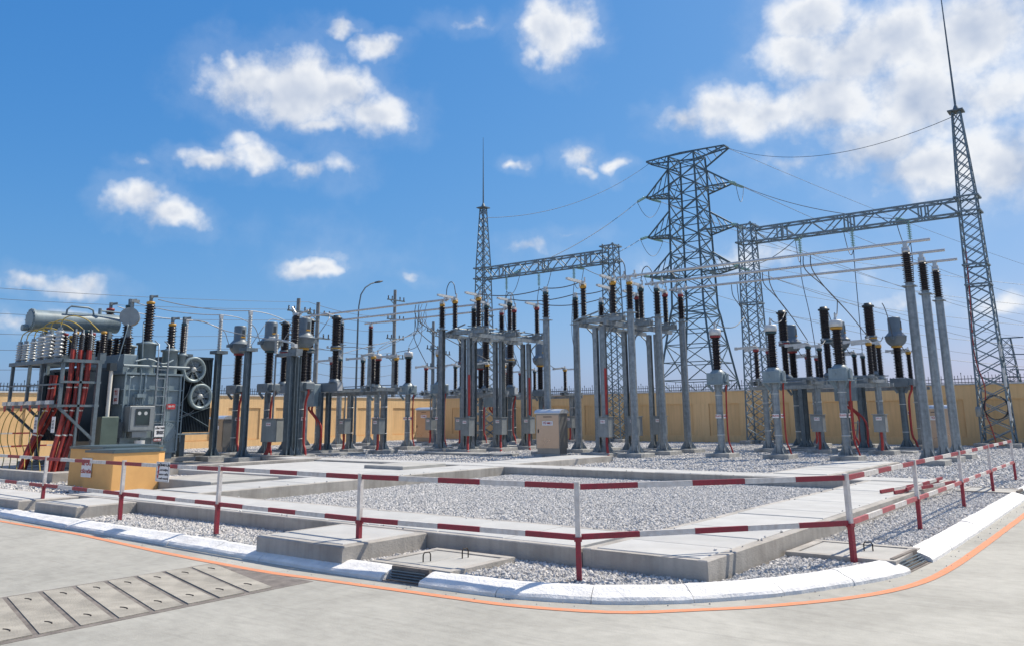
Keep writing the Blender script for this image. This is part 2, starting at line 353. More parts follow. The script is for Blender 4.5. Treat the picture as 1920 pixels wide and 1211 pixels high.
def lettering(txt, size, m, parent, loc, facing, bold=0.0, name='lettering'):
    # facing: 0 faces -Y, 90 faces +X
    key = ('txt', txt, size, m, bold)
    o = obj(name, cached(key, lambda: text_mesh(txt, size, m, bold)), parent, loc)
    o.rotation_euler = (PI / 2, 0, R(facing)); return o

def smooth(pts, k=5):
    P = [Vector(p) for p in pts]
    if len(P) > 8 or len(P) < 3: return P
    out = []
    for i in range(len(P) - 1):
        a, b, c, d = P[max(i - 1, 0)], P[i], P[i + 1], P[min(i + 2, len(P) - 1)]
        for j in range(k):
            t = j / k; out.append(.5 * ((2 * b) + (c - a) * t + (2 * a - 5 * b + 4 * c - d) * t * t + (3 * b - a - 3 * c + d) * t ** 3))
    return out + [P[-1]]

# ------------------------------------------------------------------ ground, road
struct('ground', MB().add([(-500, -500, -.06), (500, -500, -.06), (500, 700, -.06), (-500, 700, -.06)], [(0, 1, 2, 3)]).mesh('ground', 'earth'))
struct('road', MB().b2(-60, 30, -40, 46, -.05, 0).mesh('road', 'road_concrete'))

KERB = [(-26, 6.22), (-16, 6.24), (-12, 6.19), (-9, 6.13), (-7, 6.11), (-5.8, 6.14), (-4.9, 6.22), (-4.45, 6.34), (-3.96, 6.56), (-3.44, 7.0), (-2.96, 7.62), (-2.56, 8.45), (-2.30, 9.2), (-2.2, 10.0), (-2.18, 12), (-2.18, 15), (-2.2, 19), (-2.22, 26), (-2.25, 43)]
def resample(pts, step):
    out = []; P = [Vector((x, y, 0)) for x, y in pts]
    # catmull-rom
    dense = []
    for i in range(len(P) - 1):
        a, b, c, d = P[max(i - 1, 0)], P[i], P[i + 1], P[min(i + 2, len(P) - 1)]
        L = (c - b).length; k = max(2, int(L / .12))
        for j in range(k):
            t = j / k
            if L > 2.5: dense.append(b.lerp(c, t)); continue
            dense.append(.5 * ((2 * b) + (c - a) * t + (2 * a - 5 * b + 4 * c - d) * t * t + (3 * b - a - 3 * c + d) * t ** 3))
    dense.append(P[-1])
    out = [dense[0]]; acc = 0
    for i in range(1, len(dense)):
        seg = (dense[i] - dense[i - 1]).length
        while acc + seg >= step:
            t = (step - acc) / seg
            p = dense[i - 1].lerp(dense[i], t); out.append(p)
            seg -= (step - acc); dense[i - 1] = p; acc = 0
        acc += seg
    return out
KP = resample(KERB, .1)
def knorm(i):
    d = (KP[min(i + 1, len(KP) - 1)] - KP[max(i - 1, 0)]).normalized(); return Vector((-d.y, d.x, 0))   # inward
# orange line
OL = resample([(-26, 5.98), (-15.3, 6.03), (-12.5, 6.02), (-10, 5.83), (-7.9, 5.76), (-7, 5.82), (-5.6, 5.93), (-4.66, 6.02), (-3.83, 6.30), (-3.34, 6.74), (-2.88, 7.25), (-2.39, 8.02), (-2.1, 8.85), (-1.98, 10), (-1.95, 12.3), (-1.94, 15.2), (-1.95, 22), (-1.97, 40)], .2)
vs = []; fs = []
for i, p in enumerate(OL):
    d = (OL[min(i + 1, len(OL) - 1)] - OL[max(i - 1, 0)]).normalized(); n = Vector((-d.y, d.x, 0))
    w1 = .046 + noise.noise(p * 3) * .006; w2 = .046 + noise.noise(p * 3 + Vector((9, 0, 0))) * .006
    vs += [p + n * w1 + Vector((0, 0, .004)), p - n * w2 + Vector((0, 0, .004))]
fs = [(2 * i, 2 * i + 1, 2 * i + 3, 2 * i + 2) for i in range(len(OL) - 1)]
struct('road_marking', MB().add(vs, fs).mesh('road_marking', 'orange_paint'))

# kerb stones
kerb = bpy.data.objects.new('kerb', None); COL.objects.link(kerb)
tag(kerb, 'whitewashed rough kerb curving round the corner of the gravel yard', 'kerb')
def kerb_stone(i0, i1, i):
    rows = []
    rnd = random.Random(i)
    h = .112 + rnd.uniform(-.006, .006); lean = rnd.uniform(-.008, .008)
    for j in range(i0, i1 + 1):
        p, n = KP[j], knorm(j)
        q = p.copy()
        if j == i0: q = p.lerp(KP[j + 1], .035)
        if j == i1: q = p.lerp(KP[j - 1], .035)
        w = lambda k: noise.noise(q * 5 + Vector((k * 7, 0, 0))) * .007
        rows.append([q + n * (.0 + w(1) + lean) + Vector((0, 0, -.02)), q + n * (.006 + w(1) + lean) + Vector((0, 0, .030 + w(4))),
                     q + n * (.03 + w(2) + lean) + Vector((0, 0, .052 + w(3))), q + n * (.12 + w(5)) + Vector((0, 0, .70 * h + w(8))), q + n * (.20 + w(5)) + Vector((0, 0, h - .006 + w(6))),
                     q + n * .265 + Vector((0, 0, h - .004 + w(7))), q + n * .275 + Vector((0, 0, -.02))])
    m = MB(); k = len(rows[0]); vs = [v for r_ in rows for v in r_]
    fs = [(a * k + b, (a + 1) * k + b, (a + 1) * k + b + 1, a * k + b + 1) for a in range(len(rows) - 1) for b in range(k - 1)]
    fs += [tuple(range(k)), tuple(reversed([(len(rows) - 1) * k + b for b in range(k)]))]
    m.add(vs, fs); return m.mesh('kerb_stone', 'kerb_white')
DR1 = (Vector((-6.38, 6.12, 0)), Vector((-5.86, 6.15, 0))); DR2 = (Vector((-2.26, 9.5, 0)), Vector((-2.2, 10.28, 0))); DR3 = (Vector((-2.2, 18.6, 0)), Vector((-2.2, 19.3, 0)))
def near_i(v): return min(range(len(KP)), key=lambda i: (KP[i] - v).length)
gaps = [(near_i(a), near_i(b)) for a, b in (DR1, DR2, DR3)]
i = 0; cuts = []
segs = []; start = 0
for g0, g1 in gaps: segs.append((start, g0)); start = g1
segs.append((start, len(KP) - 1))
for a, b in segs:
    cnt = max(1, round((b - a) / 10))
    for k in range(cnt):
        j0 = a + (b - a) * k // cnt; j1 = a + (b - a) * (k + 1) // cnt
        if j1 - j0 >= 2: obj('kerb_stone', kerb_stone(j0, j1, j0), kerb)

# gravel: bed sheets plus loose stones
def scatter(o, density, smin, smax, seed, sub=1, base=True):
    ng = bpy.data.node_groups.new('gravel_scatter', 'GeometryNodeTree')
    ng.interface.new_socket('Geometry', in_out='INPUT', socket_type='NodeSocketGeometry'); ng.interface.new_socket('Geometry', in_out='OUTPUT', socket_type='NodeSocketGeometry')
    G = lambda t: ng.nodes.new(t); L = ng.links.new
    gi, go = G('NodeGroupInput'), G('NodeGroupOutput')
    dp = G('GeometryNodeDistributePointsOnFaces'); dp.inputs['Density'].default_value = density; dp.inputs['Seed'].default_value = seed
    L(gi.outputs[0], dp.inputs['Mesh'])
    ico = G('GeometryNodeMeshIcoSphere'); ico.inputs['Radius'].default_value = 1.0; ico.inputs['Subdivisions'].default_value = sub + 1
    nz = G('ShaderNodeTexNoise'); nz.inputs['Scale'].default_value = 1.1; nz.inputs['Detail'].default_value = 1
    vsub = G('ShaderNodeVectorMath'); vsub.operation = 'SUBTRACT'; L(nz.outputs['Color'], vsub.inputs[0]); vsub.inputs[1].default_value = (.5, .5, .5)
    vsc = G('ShaderNodeVectorMath'); vsc.operation = 'SCALE'; L(vsub.outputs[0], vsc.inputs[0]); vsc.inputs['Scale'].default_value = 1.5
    sp = G('GeometryNodeSetPosition'); L(ico.outputs[0], sp.inputs[0]); L(vsc.outputs[0], sp.inputs['Offset'])
    ss = G('GeometryNodeSetShadeSmooth'); L(sp.outputs[0], ss.inputs[0]); ss.inputs['Shade Smooth'].default_value = False
    sm = G('GeometryNodeSetMaterial'); L(ss.outputs[0], sm.inputs[0]); sm.inputs['Material'].default_value = MATS['gravel_stone']
    rr = G('FunctionNodeRandomValue'); rr.data_type = 'FLOAT_VECTOR'; rr.inputs[0].default_value = (0, 0, 0); rr.inputs[1].default_value = (6.28, 6.28, 6.28); rr.inputs['Seed'].default_value = seed + 1
    rs = G('FunctionNodeRandomValue'); rs.data_type = 'FLOAT_VECTOR'; rs.inputs[0].default_value = (smin, smin, smin * .7); rs.inputs[1].default_value = (smax, smax, smax * .8); rs.inputs['Seed'].default_value = seed + 2
    ip = G('GeometryNodeInstanceOnPoints'); L(dp.outputs['Points'], ip.inputs['Points']); L(sm.outputs[0], ip.inputs['Instance']); L(rr.outputs[0], ip.inputs['Rotation']); L(rs.outputs[0], ip.inputs['Scale'])
    jg = G('GeometryNodeJoinGeometry'); (L(gi.outputs[0], jg.inputs[0]) if base else None); L(ip.outputs[0], jg.inputs[0]); L(jg.outputs[0], go.inputs[0])
    o.modifiers.new('scatter', 'NODES').node_group = ng
def quads(rects, z, bumpy=0.0):
    m = MB()
    for x0, x1, y0, y1 in rects: m.add([(x0, y0, z), (x1, y0, z), (x1, y1, z), (x0, y1, z)], [(0, 1, 2, 3)])
    return m
ZG = .055
m = quads([(-13.9, -4.9, 8.9, 18.05), (-3.6, -2.42, 10.5, 18.9)], ZG)
strip = [(-22, 7.6)]
ks = [KP[j] + knorm(j) * .22 for j in range(0, len(KP), 3)]
sub = [p for p in ks if p.x > -19 and p.y < 10.6]
m.add([(p.x, p.y, ZG) for p in sub] + [(-3.5, 10.5, ZG), (-3.5, 7.6, ZG), (-19, 7.6, ZG)], [tuple(range(len(sub) + 3))])
g1 = struct('gravel', m.mesh('gravel', 'gravel_bed'), 'stuff'); scatter(g1, 800, .014, .034, 3)
g1['label'] = 'pale crushed stone in the near beds along the kerb and inside the trench paths'
m = quads([(-40, -2.42, 18.9, 43.2), (-23.5, -15.6, 7.6, 13.4), (-40, -23.5, 19.5, 18.9), (-40, -19, 6.4, 9.6)], ZG - .003)
g2 = struct('gravel', m.mesh('gravel', 'gravel_bed'), 'stuff'); scatter(g2, 110, .025, .055, 8, 0)
g2['label'] = 'pale crushed stone round the equipment columns'

# ------------------------------------------------------------------ cable trenches with cover slabs
ZT = .255
def slab_mesh(lx, ly, t):
    return cached(('slab', round(lx, 3), round(ly, 3), t), lambda: MB().box((0, 0, 0), (lx, ly, t), 0, 0, .008).mesh('cover_slab', 'slab'))
def trench(label, x0, x1, y0, y1, along, step, c0=True, c1=True, cw=.11):
    m = MB()
    if along == 'x':
        m.b2(x0, x1, y0, y0 + cw, -.05, ZT, 0, .01); m.b2(x0, x1, y1 - cw, y1, -.05, ZT, 0, .01)
    else:
        m.b2(x0, x0 + cw, y0, y1, -.05, ZT, 0, .01); m.b2(x1 - cw, x1, y0, y1, -.05, ZT, 0, .01)
    if along == 'x':
        if c0: m.b2(x0 + .002, x0 + .08, y0 + cw, y1 - cw, -.05, ZT - .004)
        if c1: m.b2(x1 - .08, x1 - .002, y0 + cw, y1 - cw, -.05, ZT - .004)
    else:
        if c0: m.b2(x0 + cw, x1 - cw, y0 + .002, y0 + .08, -.05, ZT - .004)
        if c1: m.b2(x0 + cw, x1 - cw, y1 - .08, y1 - .002, -.05, ZT - .004)
    t = struct('cable_trench', m.mesh('cable_trench', 'concrete_wall')); t['label'] = label
    a, b = ((x0, x1) if along == 'x' else (y0, y1)); a += .09; b -= .09
    n = max(1, round((b - a) / step)); L = (b - a) / n
    for k in range(n):
        c = a + (k + .5) * L; dz = random.uniform(-.004, .004)
        if along == 'x': obj('cover_slab', slab_mesh(L - .014, y1 - y0 - 2 * cw - .012, .06), t, (c, (y0 + y1) / 2, ZT - .026 + dz))
        else: obj('cover_slab', slab_mesh(x1 - x0 - 2 * cw - .012, L - .014, .06), t, ((x0 + x1) / 2, c, ZT - .026 + dz))
    return t
trench('front cable trench under pale cover slabs, behind the front kerb', -16.2, -4.96, 7.55, 8.95, 'x', 1.05, True, False)
trench('right cable trench leading away from the near concrete corner', -4.95, -3.56, 7.58, 18.0, 'y', .72)
trench('left cable trench leading away beside the yellow sand box', -15.75, -14.2, 8.96, 18.0, 'y', 1.2, False, False)
trench('cable trench crossing the yard behind the large gravel bed', -24.5, -3.56, 18.01, 19.12, 'x', 1.2, True, True)
trench('cable trench running back to the three tall end posts', -7.4, -5.95, 19.13, 25.2, 'y', .9, False, True)
trench('short cable trench running back to the steel kiosk', -16.3, -14.75, 19.13, 24.6, 'y', 1.1, False, True)
def plain_slab(name, label, x0, x1, y0, y1, z0, z1, m1='concrete', top=None):
    b = MB().b2(x0, x1, y0, y1, z0, z1, 0, .012)
    o = struct(name, b.mesh(name, m1)); o['label'] = label
    if top: obj('cover_slab', slab_mesh(x1 - x0 - .22, y1 - y0 - .2, .04), o, ((x0 + x1) / 2, (y0 + y1) / 2, z1 - .012))
    return o
plain_slab('concrete_slab', 'raised concrete stub of the trench next to the round drain', -8.62, -7.12, 6.24, 7.54, -.05, .25, 'concrete_wall', 1)
plain_slab('concrete_slab', 'raised concrete stub of the trench in front of the sand box', -15.2, -13.75, 6.56, 7.54, -.05, .25, 'concrete_wall', 1)
plain_slab('concrete_slab', 'raised concrete stub of the trench at the left edge', -19.5, -15.75, 6.52, 7.54, -.05, .24, 'concrete_wall', 1)
plain_slab('concrete_apron', 'flat concrete apron in front of the transformer pit', -22.0, -15.76, 13.2, 18.0, -.05, .21, 'slab')
plain_slab('pit_cover', 'low square concrete lid with lifting loops beside the sand box', -18.3, -15.9, 10.3, 12.0, -.05, .30)
plain_slab('pit_cover', 'concrete lid standing proud at the end of the apron', -17.7, -16.2, 16.2, 17.9, -.05, .30)
for (x, y) in ((-17.6, 10.8), (-16.7, 11.5)): pass
plain_slab('equipment_base', 'long low concrete base under the raised disconnector', -25.3, -20.0, 25.4, 26.3, -.05, .16, 'plinth')
plain_slab('equipment_base', 'long low concrete base under the breaker of the right bay', -13.4, -7.6, 34.4, 36.0, -.05, .14, 'plinth')
plain_slab('equipment_base', 'long low concrete base beside the transformer breaker', -32.5, -26.8, 22.8, 24.6, -.05, .14, 'plinth')

m = MB()
for x0, x1, y0, y1 in ((-13.9, -5.0, 8.78, 8.94), (-5.0, -4.8, 9.0, 17.8), (-13.6, -3.7, 7.56, 7.68), (-14.4, -14.2, 9.0, 17.9), (-14, -6, 18.02, 18.2), (-3.75, -3.57, 8, 17.9)): m.add([(x0, y0, ZT + .008), (x1, y0, ZT + .008), (x1, y1, ZT + .008), (x0, y1, ZT + .008)], [(0, 1, 2, 3)])
g3 = struct('stray_gravel', m.mesh('stray_gravel', 'gravel_bed'), 'stuff'); scatter(g3, 7, .008, .022, 21, 1, False); g3['label'] = 'stray stones spilled along the trench edges'
m = MB()
for j in range(0, len(KP) - 12, 10):
    if KP[j].x < -17 or KP[j].y > 24: continue
    a, b = KP[j], KP[j + 10]; na, nb = knorm(j), knorm(j + 10)
    m.add([a - na * .22 + Vector((0, 0, .004)), b - nb * .22 + Vector((0, 0, .004)), b - nb * .0 + Vector((0, 0, .004)), a - na * .0 + Vector((0, 0, .004))], [(0, 1, 2, 3)])
g4 = struct('stray_gravel', m.mesh('stray_gravel', 'gravel_bed'), 'stuff'); scatter(g4, 22, .003, .010, 33, 1, False); g4['label'] = 'grit lying along the foot of the kerb'
# inspection chambers with lifting hooks and gully gratings in the kerb
def chamber(label, x0, x1, y0, y1, z, hooks, rz=0.0):
    t = thing('inspection_chamber', label, 'chamber', ((x0 + x1) / 2, (y0 + y1) / 2, 0), rz)
    hx, hy = (x1 - x0) / 2, (y1 - y0) / 2
    m = MB(); m.b2(-hx, hx, -hy, -hy + .1, -.05, z); m.b2(-hx, hx, hy - .1, hy, -.05, z); m.b2(-hx, -hx + .1, -hy + .1, hy - .1, -.05, z - .003); m.b2(hx - .1, hx, -hy + .1, hy - .1, -.05, z - .003)
    obj('rim', m.mesh('rim', 'concrete_wall'), t)
    lid = MB().b2(-hx + .11, -.004, -hy + .11, hy - .11, -.04, z - .008, 0, .006).mesh('lid', 'concrete')
    obj('lid', lid, t); obj('lid', MB().b2(.004, hx - .11, -hy + .11, hy - .11, -.04, z - .011, 0, .006).mesh('lid', 'concrete'), t)
    for (x, y, a) in hooks:
        c, s_ = math.cos(a), math.sin(a)
        pts = [(x - .045 * c, y - .045 * s_, z - .02), (x - .045 * c, y - .045 * s_, z + .06), (x - .03 * c, y - .03 * s_, z + .085), (x + .03 * c, y + .03 * s_, z + .085), (x + .045 * c, y + .045 * s_, z + .06), (x + .045 * c, y + .045 * s_, z - .02)]
        obj('lifting_hook', MB().tube(pts, .007).mesh('lifting_hook', 'iron'), t)
chamber('concrete inspection chamber with two lifting hooks behind the front gully', -6.86, -5.72, 6.40, 7.44, .115, [(-.05, -.2, 1.3), (.12, .22, 1.5)])
chamber('concrete inspection chamber with one hook at the right-hand gully', -3.5, -2.36, 9.42, 10.5, .115, [(.15, .05, .4)])
chamber('inspection chamber far along the right-hand fence', -3.4, -2.4, 18.5, 19.6, .10, [])
def gully(label, g, k):
    a, b = KP[g[0]], KP[g[1]]; c = (a + b) / 2; d = (b - a); L = d.length; ang = math.atan2(d.y, d.x)
    t = thing('drain_grating', label, 'drain', (c.x, c.y, 0), ang)
    m = MB(); m.b2(-L / 2, L / 2, .16, .2, -.04, .125); m.b2(-L / 2, L / 2, .02, .16, -.04, .006); obj('throat', m.mesh('throat', 'cover_edge'), t)
    f = MB().b2(-L / 2 + .03, L / 2 - .03, .05, .075, .0, .015); obj('frame', f.mesh('frame', 'rust_rail'), t)
    for j in range(4):
        z = .018 + j * .022; y = .075 + j * .018
        obj('bar', cached('gbar%d' % k, lambda: MB().cyl((-L / 2 + .03, 0, 0), (L / 2 - .03, 0, 0), .007, n=6).mesh('bar', 'galv_dark')), t, (0, y, z))
gully('barred gully opening in the front kerb', gaps[0], 0); gully('barred gully opening in the kerb at the right bend', gaps[1], 1); gully('barred gully opening in the far part of the right kerb', gaps[2], 2)

# precast cover strip in the road
strip = struct('road_channel', MB().b2(-8.72, -6.94, .6, 5.72, -.01, .003).mesh('road_channel', 'cover_edge')); strip['label'] = 'channel across the road closed with precast covers'
def cover_mesh():
    m = MB(); lx, ly = .82, .130
    v = []
    for z in (-.03, .0): v += [(-lx, -ly + .21, z), (lx, -ly - .21, z), (lx, ly - .21, z), (-lx, ly + .21, z)]
    m.add(v, [(3, 2, 1, 0), (4, 5, 6, 7), (0, 1, 5, 4), (1, 2, 6, 5), (2, 3, 7, 6), (3, 0, 4, 7)])
    return m.mesh('channel_cover', 'cover_conc')
slot_me = MB().tube([(-.06, -.008, -.001), (-.02, .006, .0), (.03, .007, .0), (.06, -.006, -.001)], .006, 5).mesh('slot', 'iron')
for k in range(15):
    y = 5.42 - k * .31
    o = obj('channel_cover', cached('chcov', cover_mesh), strip, (-7.83, y - .06, .012 + random.uniform(-.002, .002)))
    obj('lifting_slot', slot_me, o, (-.55, .15, .002)); obj('lifting_slot', slot_me, o, (.52, -.14, .002))

# ------------------------------------------------------------------ perimeter walls
def wall(label, L, mod, first, pw, mat1, mat2, loc, rz, zt=2.78):
    # local frame: x along the wall, -y is the side seen; wall from x=0..L
    t = thing('perimeter_wall', label, 'wall', loc, rz)
    obj('body', MB().b2(0, L, .06, .28, -.1, zt).mesh('body', mat1), t)
    obj('top_band', MB().b2(0, L, .0, .06, 2.14, zt - .003).mesh('top_band', mat1), t)
    obj('base_band', MB().b2(0, L, .0, .06, -.1, .42).mesh('base_band', mat1), t)
    obj('coping', MB().b2(-.02, L, -.05, .33, zt, zt + .07).mesh('coping', 'coping'), t)
    x = first; k = 0
    if first > .05: obj('pilaster', MB().b2(0, first, 0, .058, .42, 2.14).mesh('pilaster', mat1), t)
    pm_ = MB().b2(0, mod - pw, 0, .058, .42, 2.14).mesh('pilaster', mat1)
    pan = MB().b2(.03, pw - .03, .045, .06, .46, 2.10).mesh('recessed_panel', mat2)
    joint = MB().b2(-.012, .012, -.004, .0, -.1, zt - .01).mesh('joint', 'wall_plain')
    while x < L - mod:
        obj('recessed_panel', pan, t, (x, 0, 0)); obj('pilaster', pm_, t, (x + pw, 0, 0))
        if k % 2 == 0: obj('joint', joint, t, (x + pw + (mod - pw) / 2, 0, 0))
        x += mod; k += 1
    sp = MB(); n = int(L / .14)
    for q in range(2): sp.bar((0, .14, zt + .12 + q * .16), (L, .14, zt + .12 + q * .16), .02, .03)
    for i in range(n):
        xx = .07 + i * .14; tall = i % 4 == 0
        h = .54 if tall else .44
        sp.bar((xx, .14, zt + .07), (xx, .14, zt + h), .02)
        a = (.11 if i % 2 else -.11)
        if i % 2: sp.tube([(xx, .14, zt + .30), (xx, .10, zt + .36), (xx, .04, zt + .44)], .008, 4)
        if tall: sp.box((xx, .14, zt + h), (.035, .035, .05))
    stuff(obj('spiked_railing', sp.mesh('spiked_railing', 'dark_paint'), t))
    return t
wall('yellow rendered perimeter wall across the back with recessed panels and spiked railing', 60, 2.7, 1.64, 1.75, 'wall_yellow', 'wall_plain', (-40.3, 43.3, 0), 0)
wall('brightly lit yellow perimeter wall along the left behind the transformer', 60, 3.1, .19, 2.05, 'wall_yellow', 'wall_plain', (-40.3, -16.7, 0), PI / 2)

# ------------------------------------------------------------------ switchgear kits
ZB = .22     # top of the plinths
def ins_profile(rc, rs, z0, z1, n, taper=1.0):
    p = (z1 - z0) / n; out = [(rc * 1.05, z0)]
    for i in range(n):
        z = z0 + i * p; k = 1 + (taper - 1) * i / n; big = 1.0 if i % 2 == 0 else .9
        out += [(rc * k, z + .08 * p), (rs * k * big, z + .30 * p), (rs * k * big * .97, z + .42 * p), (rc * k, z + .80 * p)]
    out.append((rc * taper * 1.05, z1)); return out
def insulator(rc, rs, h, n, m='porcelain', seg=14, taper=1.0):
    return cached(('ins', rc, rs, h, n, m, taper), lambda: MB().lathe(ins_profile(rc, rs, 0, h, n, taper), seg).mesh('insulator', m))
def plinth(w=.85, h=ZB):
    return cached(('plinth', w), lambda: MB().b2(-w / 2, w / 2, -w / 2, w / 2, -.12, h, 0, .012).mesh('plinth', 'plinth'))
def base_plate(m, r, w=.24):
    m.box((0, 0, ZB + .015), (w * 2, w * 2, .03))
    for k in range(4):
        a = k * PI / 2 + PI / 4; c, s = math.cos(a), math.sin(a); t = .012
        p = [(r * .7, ZB + .03), (r + .16, ZB + .03), (r + .16, ZB + .06), (r * .85, ZB + .34)]
        vs = [(x * c - q * s, x * s + q * c, z) for q in (-t, t) for x, z in p]
        m.add(vs, [(0, 1, 2, 3), (7, 6, 5, 4), (0, 4, 5, 1), (1, 5, 6, 2), (2, 6, 7, 3), (3, 7, 4, 0)])
    for k in range(4):
        a = k * PI / 2; m.cyl((math.cos(a) * w * .82, math.sin(a) * w * .82, ZB), (math.cos(a) * w * .82, math.sin(a) * w * .82, ZB + .11), .016, n=6)
def column(kind, h, r=.15, mt='galv'):
    def mk():
        m = MB(); base_plate(m, r)
        if kind == 'round': m.cyl((0, 0, ZB + .03), (0, 0, h), r, r * .94, n=16)
        elif kind == 'oct':
            n = 8; a0 = PI / 8
            vs = [(math.cos(a0 + 2 * PI * i / n) * q, math.sin(a0 + 2 * PI * i / n) * q, z) for z, q in ((ZB + .03, r), (h, r * .9)) for i in range(n)]
            m.add(vs, [(i, (i + 1) % n, n + (i + 1) % n, n + i) for i in range(n)] + [tuple(range(n, 2 * n))])
        else:   # H section
            t = .018
            m.b2(-r, r, -r, -r + t, ZB + .03, h); m.b2(-r, r, r - t, r, ZB + .03, h); m.b2(-t / 2, t / 2, -r + t, r - t, ZB + .03, h - .002)
        return m.mesh('column', mt)
    return cached(('col', kind, h, r, mt), mk)
def straps(r, zs, t, x=0.0):
    me = cached(('strap', r), lambda: MB().lathe([(r + .004, -.014), (r + .014, -.014), (r + .014, .014), (r + .004, .014)], 16).mesh('strap', 'alu_white'))
    for z in zs: obj('strap', me, t, (x, 0, z))
def plate(m='sign_white', w=.2, h=.13):
    return cached(('plate', m, w, h), lambda: MB().b2(-w / 2, w / 2, -.006, 0, -h / 2, h / 2).mesh('number_plate', m))
def label_plate(parent, loc, txt, facing=0, w=.22, h=.13):
    o = obj('number_plate', plate('sign_white', w, h), parent, loc, R(facing))
    c, s = math.cos(R(facing - 90)), math.sin(R(facing - 90))
    l = lettering(txt, h * .62, 'sign_red', o, (0, -.008, 0), 0, .004)
    return o
def conduit(parent, pts, r=.04, m='conduit_red', name='conduit'):
    return obj(name, MB().tube(smooth(pts, 4), r, 8).mesh(name, m), parent)
def ring(r, h, m):
    return cached(('ring', r, h, m), lambda: MB().lathe([(r * .8, 0), (r, h * .15), (r, h * .85), (r * .8, h)], 16).mesh('phase_band', m))
def drive_box(parent, loc, rz, w=.42, d=.34, h=.62, m='box_grey', txt='112-7'):
    def mk():
        b = MB(); b.b2(-w / 2, w / 2, -d / 2, d / 2, 0, h, 0, .012); b.b2(-w / 2 - .03, w / 2 + .03, -d / 2 - .04, d / 2 + .03, h + .002, h + .03)
        b.b2(-w / 2 + .03, w / 2 - .03, -d / 2 - .015, -d / 2 - .002, .03, h - .03)
        b.cyl((w / 2 - .07, -d / 2 - .016, h * .5), (w / 2 - .07, -d / 2 - .05, h * .5), .018, n=8)
        return b.mesh('drive_box', m)
    o = obj('drive_box', cached(('dbox', w, d, h, m), mk), parent, loc, rz)
    pl = obj('number_plate', plate('sign_white', .2, .12), o, (.0, -d / 2 - .018, h * .78)); lettering(txt, .075, 'sign_red', pl, (0, -.008, 0), 0, .003)
    return o

def cvt(loc, ringm, label, group, txt):
    t = thing('voltage_transformer', label, 'transformer', (loc[0], loc[1], 0), 0, group)
    obj('plinth', plinth(.9), t); obj('column', column('round', 2.62, .13), t); straps(.128, (.85, 2.25), t)
    def tk():
        b = MB(); b.b2(-.3, .3, -.3, .3, 2.66, 3.04, 0, .02); b.b2(-.34, .34, -.34, .34, 2.62, 2.66)
        for sx in (-1, 1):
            for sy in (-1, 1): b.bar((sx * .27, sy * .27, 2.63), (sx * .13, sy * .13, 2.38), .02, .10)
        b.b2(.302, .36, -.16, .16, 2.70, 2.96); b.cyl((-.1, -.3, 2.86), (-.1, -.335, 2.86), .05, n=10)
        b.lathe([(.27, 3.04), (.25, 3.08), (.16, 3.16)], 16)
        return b.mesh('tank', 'grey_paint')
    obj('tank', cached('cvttank', tk), t)
    obj('insulator', insulator(.115, .185, 1.18, 19), t, (0, 0, 3.15))
    obj('phase_band', ring(.20, .09, ringm), t, (0, 0, 4.32))
    obj('cap', cached('cvtcap', lambda: MB().lathe([(.20, 0), (.215, .02), (.215, .19), (.19, .22), (.05, .235), (.05, .30)], 18).mesh('cap', 'alu_white')), t, (0, 0, 4.41))
    obj('terminal', cached('cvtterm', lambda: MB().box((0, 0, .08), (.05, .05, .16)).box((.03, 0, .13), (.12, .03, .03)).mesh('terminal', 'alu')), t, (0, 0, 4.70))
    label_plate(t, (.02, -.18, 1.5), txt); label_plate(t, (.18, 0.0, 1.5), txt, 90)
    conduit(t, [(.28, .12, 2.7), (.24, .12, 2.4), (.21, .12, 1.6), (.22, .12, .7), (.32, .12, .35), (.40, .14, .0)], .03)

def ct(loc, ringm, label, group, txt='111'):
    t = thing('current_transformer', label, 'transformer', (loc[0], loc[1], 0), 0, group)
    obj('plinth', plinth(.85), t); obj('column', column('round', 2.58, .13, 'galv_dark'), t); straps(.128, (.8, 1.9), t)
    def bx():
        b = MB(); b.b2(-.34, .34, -.30, .30, 2.60, 2.94, 0, .015); b.b2(.342, .52, -.2, .2, 2.66, 2.90, 0, .01); b.cyl((0, -.3, 2.8), (0, -.32, 2.8), .03, n=8)
        for sx in (-1, 1):
            for sy in (-1, 1): b.bar((sx * .25, sy * .25, 2.6), (sx * .12, sy * .12, 2.36), .02, .1)
        return b.mesh('terminal_box', 'ct_grey')
    obj('terminal_box', cached('ctbox', bx), t)
    obj('insulator', insulator(.13, .20, 1.22, 20), t, (0, 0, 2.96))
    obj('phase_band', ring(.215, .10, ringm), t, (0, 0, 4.18))
    def hd():
        b = MB().lathe([(.17, 0), (.24, .02), (.33, .10), (.40, .22), (.415, .36), (.43, .37), (.43, .41), (.40, .42), (.33, .50), (.27, .56), (.255, .60), (.255, 1.12), (.24, 1.17), (.10, 1.19)], 22)
        b.cyl((0, -.43, .30), (0, .43, .30), .10, n=12); b.box((0, -.52, .30), (.10, .16, .12)); b.box((0, .52, .30), (.10, .16, .12))
        return b.mesh('head', 'ct_grey')
    h = obj('head', cached('cthead', hd), t, (0, 0, 4.25))
    obj('oil_gauge', cached('ctg', lambda: MB().b2(.21, .262, -.06, .06, .72, 1.0).mesh('oil_gauge', 'dark_paint')), h, (0, 0, 0))
    obj('oil_gauge', cached('ctg2', lambda: MB().b2(.21, .264, -.11, .09, .66, .715).mesh('oil_gauge', 'ring_yellow')), h, (0, 0, 0))
    label_plate(t, (.17, 0, 1.55), txt, 90)
    conduit(t, [(.40, .0, 2.7), (.40, .0, 2.5), (.26, 0, 2.15), (.23, 0, 1.6), (.23, 0, .7), (.35, 0, .4), (.42, -.02, .0)], .045)

